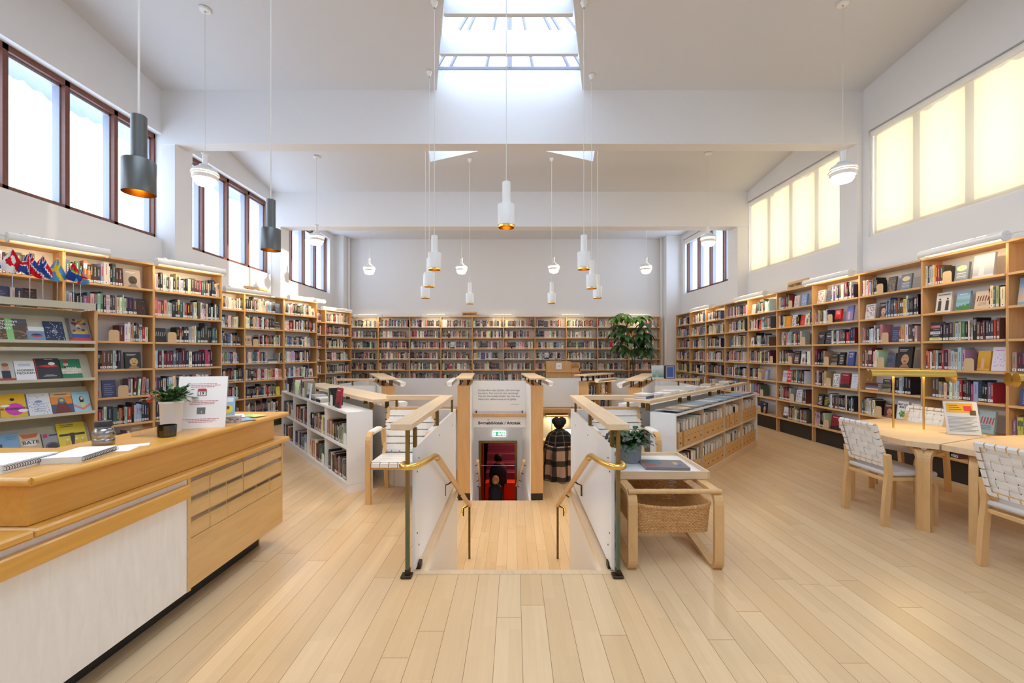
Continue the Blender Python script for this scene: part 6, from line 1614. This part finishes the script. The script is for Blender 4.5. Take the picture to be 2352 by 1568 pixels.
def a_plane(mb, w, h, disc, q, y):
    q(0, .05, 0, 1, (176, 66, 50)); mb.face([(w*.1, y, h*.62), (w*.5, y, h*.56), (w*.95, y, h*.60), (w*.8, y, h*.70), (w*.4, y, h*.68)], lin((214, 60, 38))); disc(w*.68, h*.74, w*.14, h*.08, lin((236, 234, 230)), yy=y-.0005); q(.25, .8, .14, .16, (226, 226, 226)); q(.35, .7, .19, .205, (226, 226, 226)); q(.4, .75, .93, .96, (190, 190, 190))
def a_green(mb, w, h, disc, q, y): q(0, 1, .24, .52, (206, 196, 168)); disc(w*.26, h*.72, w*.13, h*.10, lin((206, 180, 160))); mb.face([(w*.14, y-.0004, h*.78), (w*.38, y-.0004, h*.78), (w*.24, y-.0004, h*.97)], lin((176, 60, 56))); q(.16, .36, .54, .66, (40, 60, 50))
def a_yellow(mb, w, h, disc, q, y): disc(w*.55, h*.34, w*.36, h*.26, lin((204, 70, 170))); disc(w*.2, h*.5, w*.18, h*.05, lin((240, 236, 226)), yy=y-.0004); disc(w*.85, h*.26, w*.2, h*.07, lin((240, 236, 226)), yy=y-.0004); disc(w*.5, h*.76, w*.09, h*.06, lin((40, 36, 36)), yy=y-.0004)
def a_pattern(mb, w, h, disc, q, y):
    for i in range(50): rr = random.Random(i+40); disc(w*rr.uniform(.05, .95), h*rr.uniform(.04, .96), w*.025, h*.018, lin(rr.choice(((110, 130, 190), (210, 190, 90), (150, 160, 170)))), 6)
    disc(w*.5, h*.62, w*.16, h*.06, lin((130, 150, 196)), yy=y-.0004); lines(q, .25, .75, (.48, .36, .26, .16), (176, 180, 196), .035); q(0, .04, 0, 1, (90, 96, 170))
def a_orange(mb, w, h, disc, q, y): q(0, 1, .78, 1, (226, 190, 140)); q(0, 1, 0, .42, (74, 88, 116)); mb.face([(w*.1, y-.0003, 0), (w*.9, y-.0003, 0), (w*.68, y-.0003, h*.52), (w*.32, y-.0003, h*.52)], lin((120, 52, 48))); disc(w*.5, h*.58, w*.18, h*.15, lin((84, 116, 140)), yy=y-.0006); disc(w*.5, h*.6, w*.1, h*.07, lin((196, 190, 90)), yy=y-.0009); lines(q, .2, .8, (.86,), (150, 110, 80), .05)
def a_girl(mb, w, h, disc, q, y): disc(w*.5, h*.6, w*.13, h*.18, lin((40, 34, 36))); disc(w*.52, h*.66, w*.08, h*.09, lin((226, 186, 160)), yy=y-.0004); q(.42, .64, .22, .46, (226, 206, 120), y-.0002); mb.face([(0, y-.0005, h*.4), (w*.5, y-.0005, h*.16), (w, y-.0005, h*.42), (w, y-.0005, h*.3), (w*.5, y-.0005, h*.06), (0, y-.0005, h*.28)], lin((222, 130, 124))); lines(q, .28, .74, (.88,), (150, 170, 180), .03)
def a_blue(mb, w, h, disc, q, y): disc(w*.12, h*.7, w*.12, h*.09, lin((226, 206, 70))); q(.1, .34, .2, .6, (60, 66, 86)); disc(w*.2, h*.66, w*.08, h*.06, lin((190, 140, 110)), yy=y-.0004); q(.12, .3, .02, .2, (190, 140, 110)); lines(q, .5, .9, (.82, .74), (90, 130, 176), .03)
def a_bear(mb, w, h, disc, q, y): disc(w*.5, h*.56, w*.4, h*.13, lin((232, 228, 220))); mb.face([(w*.05, y, h*.98), (w*.95, y, h*.98), (w*.8, y, h*.8), (w*.2, y, h*.78)], lin((196, 110, 70))); disc(w*.5, h*.14, w*.4, h*.2, lin((190, 96, 56)), yy=y-.0003); disc(w*.5, h*.1, w*.28, h*.14, lin((232, 224, 214)), yy=y-.0006)
def a_bison(mb, w, h, disc, q, y): disc(w*.5, h*.3, w*.42, h*.24, lin((96, 96, 98))); disc(w*.5, h*.3, w*.3, h*.16, lin((60, 60, 62)), yy=y-.0004); q(.06, .3, .78, .95, (190, 60, 76)); lines(q, .4, .92, (.84,), (60, 60, 60), .07); q(0, 1, 0, .08, (70, 70, 70))
def a_trees(mb, w, h, disc, q, y):
    q(.42, .58, .1, .62, (66, 54, 46)); q(.05, .95, .52, .6, (66, 54, 46), y-.0003); q(0, 1, 0, .14, (130, 190, 196))
    for cx in (.3, .62, .84): mb.face([(w*(cx-.13), y-.0006, h*.08), (w*(cx+.13), y-.0006, h*.08), (w*(cx+.05), y-.0006, h*.42), (w*(cx-.05), y-.0006, h*.42)], lin((218, 180, 70))); disc(w*cx, h*.38, w*.06, h*.045, lin((236, 214, 180)), yy=y-.0009)
    lines(q, .12, .6, (.92, .86), (96, 90, 40), .02)
RB = [ # lip index, left px, right px, height, colour, art, title, title colour, label
 (0, -20, 72, .235, (96, 84, 72), a_meadow, 'Sunny Days\n& Frozen\nDays', (240, 240, 236), 'photo book with a green stripe across a meadow'),
 (0, 66, 109, .155, (230, 230, 232), a_whale, '', (0, 0, 0), 'white booklet with a red and blue whale'),
 (0, 109, 155, .225, (46, 58, 86), a_stars, '', (0, 0, 0), 'navy book sprinkled with white flecks'),
 (0, 164, 222, .285, (150, 140, 132), a_folk, '', (0, 0, 0), 'tall book showing two people in folk costume'),
 (1, -6, 40, .21, (196, 196, 186), a_child, '', (0, 0, 0), 'book with a child in dungarees'),
 (1, 40, 88, .21, (236, 235, 232), a_moders, 'MODERS\nMJÖLKEN', (40, 40, 44), 'white book with hand-drawn black capitals'),
 (1, 88, 146, .235, (56, 54, 58), a_plane, '', (0, 0, 0), 'black book with a red aeroplane'),
 (1, 147, 194, .225, (44, 124, 84), a_green, 'MANA\nKOLOSĀLĀ\nDZĪVE', (240, 240, 232), 'green book with a gnome and bold capitals'),
 (2, 5, 68, .245, (232, 182, 40), a_yellow, 'BURNEMAND', (120, 40, 110), 'yellow book with a magenta ball'),
 (2, 68, 124, .235, (230, 230, 230), a_pattern, '', (0, 0, 0), 'white book patterned with tiny birds'),
 (2, 124, 174, .235, (232, 140, 50), a_orange, '', (0, 0, 0), 'orange book with a cloaked figure'),
 (2, 174, 219, .225, (164, 204, 214), a_girl, '', (0, 0, 0), 'pale blue book with a dark-haired girl'),
 (3, -10, 55, .26, (130, 168, 200), a_blue, '', (0, 0, 0), 'blue book with a leaping boy'),
 (3, 52, 103, .235, (204, 186, 154), a_bear, 'BATE', (60, 56, 50), 'tan book with a fox and a red-haired child'),
 (3, 105, 148, .215, (150, 150, 150), a_bison, '', (0, 0, 0), 'grey book with a horned beast'),
 (3, 141, 207, .30, (222, 200, 60), a_trees, '', (0, 0, 0), 'large yellow book with people under dark trees')]
ROWL = ('uppermost', 'second', 'third', 'lowest')
for i, (li, p0, p1, h, col, fn, title, tc, lab) in enumerate(RB):
    s0, s1 = rack_s(p0), rack_s(p1); w = min(s1-s0, RKL-.036-s0)
    b = dict(w=w-.004, h=h, d=.02 if i != 1 else .006, kind='F', col=col, cov=rack_cover(fn, col))
    o = book_geo(b, 900+i).build('book', 'book_cover')
    o.matrix_world = Matrix.Translation((RK0.x, RK0.y, 0)) @ Matrix.Rotation(AL, 4, 'Z') @ slope_mat(LIPS[li]) @ Matrix.Translation((s0+.002, -.0165 if i != 15 else -.0235, .012))
    if title:
        m = max(len(q) for q in title.split('\n')); s = min(w*1.45/m, .05)
        tm = MATS.get('t%s' % (tc,)) or plain('t%s' % (tc,), tc, .6)
        z = {0: .72, 5: .42, 7: .40, 8: .36, 13: .58}[i]; t = text('title', title, s, 'text_white', o, (w*(.5 if i != 0 else .4), -.0022, h*z), bold=.0006 if i != 5 else .0); t.data.materials[0] = tm
    tag(o, lab+', %s shelf of the display rack' % ROWL[li], 'book', 'books on the display rack')
def flat_book(name, label, cat, loc, rz, w, d, h, col, group=None, spots=0, seed=0, tilt=0.0, bound=True):
    mb = MB(); c = lin(col); rn = random.Random(seed)
    if bound:
        mb.box(-w/2, w/2, -d/2, d/2, 0, .002, c); mb.box(-w/2, w/2, -d/2, d/2, h-.002, h, c); mb.box(-w/2, -w/2+.003, -d/2, d/2, .002, h-.002, c); mb.box(-w/2+.003, w/2-.003, -d/2+.003, d/2-.003, .002, h-.002, CREAM)
    else: mb.box(-w/2, w/2, -d/2, d/2, 0, h, c)
    for k in range(spots):
        x0, y0 = rn.uniform(-.45, .2)*w, rn.uniform(-.45, .25)*d; x1, y1 = min(w*.48, x0+rn.uniform(.15, .5)*w), min(d*.48, y0+rn.uniform(.08, .35)*d)
        z = h+.0003+.00015*k; mb.face([(x0, y0, z), (x1, y0, z), (x1, y1, z), (x0, y1, z)], lin(tuple(max(0, min(255, v+rn.uniform(-70, 70))) for v in col)))
    o = mb.build(name, 'book_cover'); o.location = loc; o.rotation_euler = (0, tilt, rz)
    return tag(o, label, cat, group)
flat_book('book', 'large grey and brown art book lying on the trolley tray', 'book', (1.18, 3.365, .5588), R(90-4), .235, .33, .022, (122, 112, 112), None, 5, 4)
# magazines laid like shingles along the magazine case
c, s = math.cos(RLA), math.sin(RLA)
for i in range(27):
    x = .13+.112*i; p = (RLO[0]+c*x-s*.115, RLO[1]+s*x+c*.115, .8415+.0125)
    q = rm.choices(PAL, [p[2]*(4 if min(p[1]) > 120 else .6) for p in PAL])[0]
    flat_book('magazine', 'magazine in the overlapping row atop the magazine case, %s from the stair' % nth(i+1), 'magazine', p, RLA+R(rm.uniform(-5, 5)), .205, .225+rm.uniform(-.02, .01), .007, q[1], 'magazines laid out on the magazine case', 2, i, R(5.2), False)
for i, x in enumerate((.17, .40, .62, .84, 1.08, 1.32, 1.55, 1.78, 2.02, 2.26, 2.5, 2.74, 3.0, 3.25, 3.5)):
    p = o2+u2*x+n2*(.15+rm.uniform(-.02, .02)); z = .9655
    for k in range(1 if i % 3 else 2):
        h = rm.uniform(.014, .030); q = rm.choices(PAL, [p[2]*(4 if min(p[1]) > 120 else .6) for p in PAL])[0]; col = (66, 80, 130) if i == 0 and k == 0 else q[1]
        flat_book('book', '%s flat book on the broad rail, %s place from the stair%s' % ('blue' if i == 0 and k == 0 else q[0], nth(i+1), ', upper one' if k else ''), 'book', (p.x, p.y, z), RLA+R(90+rm.uniform(-5, 5)), .15, .195, h, col, 'flat books on the broad rail', 4, i+50); z += h+.0012
# upright books on the far thin rail
far = dict(o=Vector((2.6, 8.035, .9705)), u=Vector((1, 0, 0)), n=Vector((0, -1, 0)), L=.9, rz=0, depth=.1, key='X', row=0, where='', rowname='', clear=.4)
for i, (x, w, h, col, art_, ac, lab) in enumerate(((.0, .22, .25, (206, 214, 218), 'land', (90, 140, 124), 'big pale blue book with a green panel standing on the far thin rail'), (.25, .18, .25, (70, 92, 160), 'frame', (214, 196, 160), 'big blue and orange book standing on the far thin rail'), (.235, .012, .24, (60, 54, 50), 'none', (0, 0, 0), 'dark narrow book between the two big ones on the far thin rail'))):
    b = dict(row=far, x=x, w=w-.002, h=h, d=.03 if i < 2 else .06, kind='F', col=col, cov=dict(art=art_, acc=ac, col=col), out=.004, tilt=0)
    o = book_geo(b, 700+i).build('book', 'book_cover'); o.matrix_world = book_matrix(dict(b, kind='S')); tag(o, lab, 'book')
# booklets and leaflets at the far end of the counter
b = dict(w=.105, h=.17, d=.006, kind='F', col=(150, 186, 214), cov=rack_cover(lambda mb, w, h, disc, q, y: (q(0, 1, 0, .2, (200, 214, 80)), disc(w*.6, h*.5, w*.3, h*.16, lin((226, 206, 60))), disc(w*.6, h*.56, w*.12, h*.07, lin((110, 70, 50)), yy=y-.0005), q(.1, .9, .78, .95, (220, 230, 236))), (150, 186, 214)))
o = book_geo(b, 77).build('booklet', 'book_cover'); o.matrix_world = Matrix.Translation((-1.955, 2.79, ZC)) @ Matrix.Rotation(R(22), 4, 'Z') @ Matrix.Rotation(R(-14), 4, 'X'); tag(o, 'colourful comic booklet leaning behind the calendar sign', 'booklet')
b = dict(w=.11, h=.045, d=.05, kind='F', col=(196, 190, 190), cov=dict(art='mosaic', acc=(70, 70, 80), col=(196, 190, 190)))
o = book_geo(b, 78).build('leaflet_box', 'book_cover'); o.matrix_world = Matrix.Translation((-1.89, 2.74, ZC)) @ Matrix.Rotation(R(22), 4, 'Z'); tag(o, 'small printed card box in front of the comic booklet', 'box')
for i, (x, y, rz, col) in enumerate(((-1.93, 2.98, 60, (170, 196, 220)), (-1.86, 2.93, 48, (130, 156, 200)), (-1.90, 3.08, 70, (196, 214, 120)), (-1.98, 3.04, 35, (206, 210, 216)))):
    flat_book('leaflet', '%s leaflet in the fan at the far counter end' % ('pale blue', 'mid-blue', 'yellow-green', 'grey-white')[i], 'leaflet', (x, y, ZC+.0006+.0022*i), R(rz), .10, .21, .0016, col, 'leaflets at the far counter end', 3, i, 0, False)
SKY, SUN, EXPO, TUBEW = 4.2, 5.5, 0.55, 2.6
# ================================================================ light and camera
w = bpy.data.worlds.new('overcast_sky'); SC.world = w; w.use_nodes = True
bg = w.node_tree.nodes['Background']; bg.inputs['Color'].default_value = (.70, .83, 1.0, 1); bg.inputs['Strength'].default_value = SKY
def portal(name, loc, rot, sx, sy):
    l = bpy.data.lights.new(name, 'AREA'); l.shape = 'RECTANGLE'; l.size = sx; l.size_y = sy; l.cycles.is_portal = True
    o = bpy.data.objects.new(name, l); COL.objects.link(o); o.location = loc; o.rotation_euler = rot
for a, b in OPEN['left']: portal('daylight_portal', (-5.84, (a+b)/2, (ZS+ZT)/2), (0, -PI/2, 0), ZT-ZS, b-a)
for a, b in OPEN['right']: portal('daylight_portal', (WR((a+b)/2)+.36, (a+b)/2, (ZS+ZT)/2), (0, PI/2, 0), ZT-ZS, b-a)
portal('daylight_portal', (-.07, 5.4, 7.4), (0, 0, 0), 3.0, 3.4); portal('daylight_portal', (0, 7.7, 6.0), (0, 0, 0), 3.4, 1.7); portal('daylight_portal', (0, 0, 6.98), (0, 0, 0), 3.6, 4.4)
sun = bpy.data.lights.new('sun', 'SUN'); sun.energy = SUN; sun.angle = R(.6); sun.color = (1.0, .82, .58)
so = bpy.data.objects.new('sun', sun); COL.objects.link(so)
so.rotation_euler = Vector((-10.4, -1.9, -.9)).to_track_quat('-Z', 'Y').to_euler(); so.location = (12, 12, 6)
def lamp(kind, name, loc, power, colour, size=.1, parent=None, rot=(0, 0, 0), sy=None, spread=None, spot=None):
    l = bpy.data.lights.new(name, kind); l.energy = power; l.color = colour
    if kind == 'AREA':
        l.size = size
        if sy: l.shape = 'RECTANGLE'; l.size_y = sy
    else: l.shadow_soft_size = size
    if spot: l.spot_size = spot; l.spot_blend = .4
    o = bpy.data.objects.new(name, l); COL.objects.link(o); o.location = loc; o.rotation_euler = rot
    if parent is not None: o.parent = parent
    return o
for (loc, rot, L) in TUBES: lamp('AREA', 'shelf_lamp_light', loc, TUBEW*L, (1.0, .74, .42), L, None, rot, .05)
for p in BULBS: lamp('POINT', 'bulb_light', p, 9, (1.0, .82, .58), .06)
for p in SPOTS: lamp('SPOT', 'pendant_light', p, 26, (1.0, .78, .46), .03, spot=R(95))
for (loc, rot, L) in DESKL: lamp('AREA', 'reading_lamp_light', loc, 2.6, (1.0, .72, .34), L, None, rot, .05)
lamp('AREA', 'children_room_light', (.4, 12.2, -.36), 34, (1.0, .34, .22), 1.2)
lamp('AREA', 'stair_light', (-.3, 9.4, 1.6), 0.01, (1, .9, .8), .3)
cam = bpy.data.cameras.new('camera'); co = bpy.data.objects.new('camera', cam); COL.objects.link(co)
co.location = (0, 0, EYE); co.rotation_euler = (PI/2, 0, 0)
cam.sensor_width = 36; cam.sensor_fit = 'HORIZONTAL'; cam.lens = F/2352*36; cam.shift_x = (1176-CX)/2352; cam.shift_y = (CY-784)/2352
cam.clip_start = .05; cam.clip_end = 100
SC.camera = co
SC.view_settings.view_transform = 'Standard'; SC.view_settings.look = 'None'; SC.view_settings.gamma = 1.0; SC.view_settings.exposure = EXPO
SC.view_settings.use_curve_mapping = False
cy = SC.cycles
cy.use_denoising = True; cy.max_bounces = 7; cy.diffuse_bounces = 5; cy.glossy_bounces = 3; cy.transmission_bounces = 4; cy.transparent_max_bounces = 10
cy.caustics_reflective = False; cy.caustics_refractive = False; cy.sample_clamp_indirect = 3.0
cy.use_adaptive_sampling = True; cy.adaptive_threshold = .015; cy.adaptive_min_samples = 16
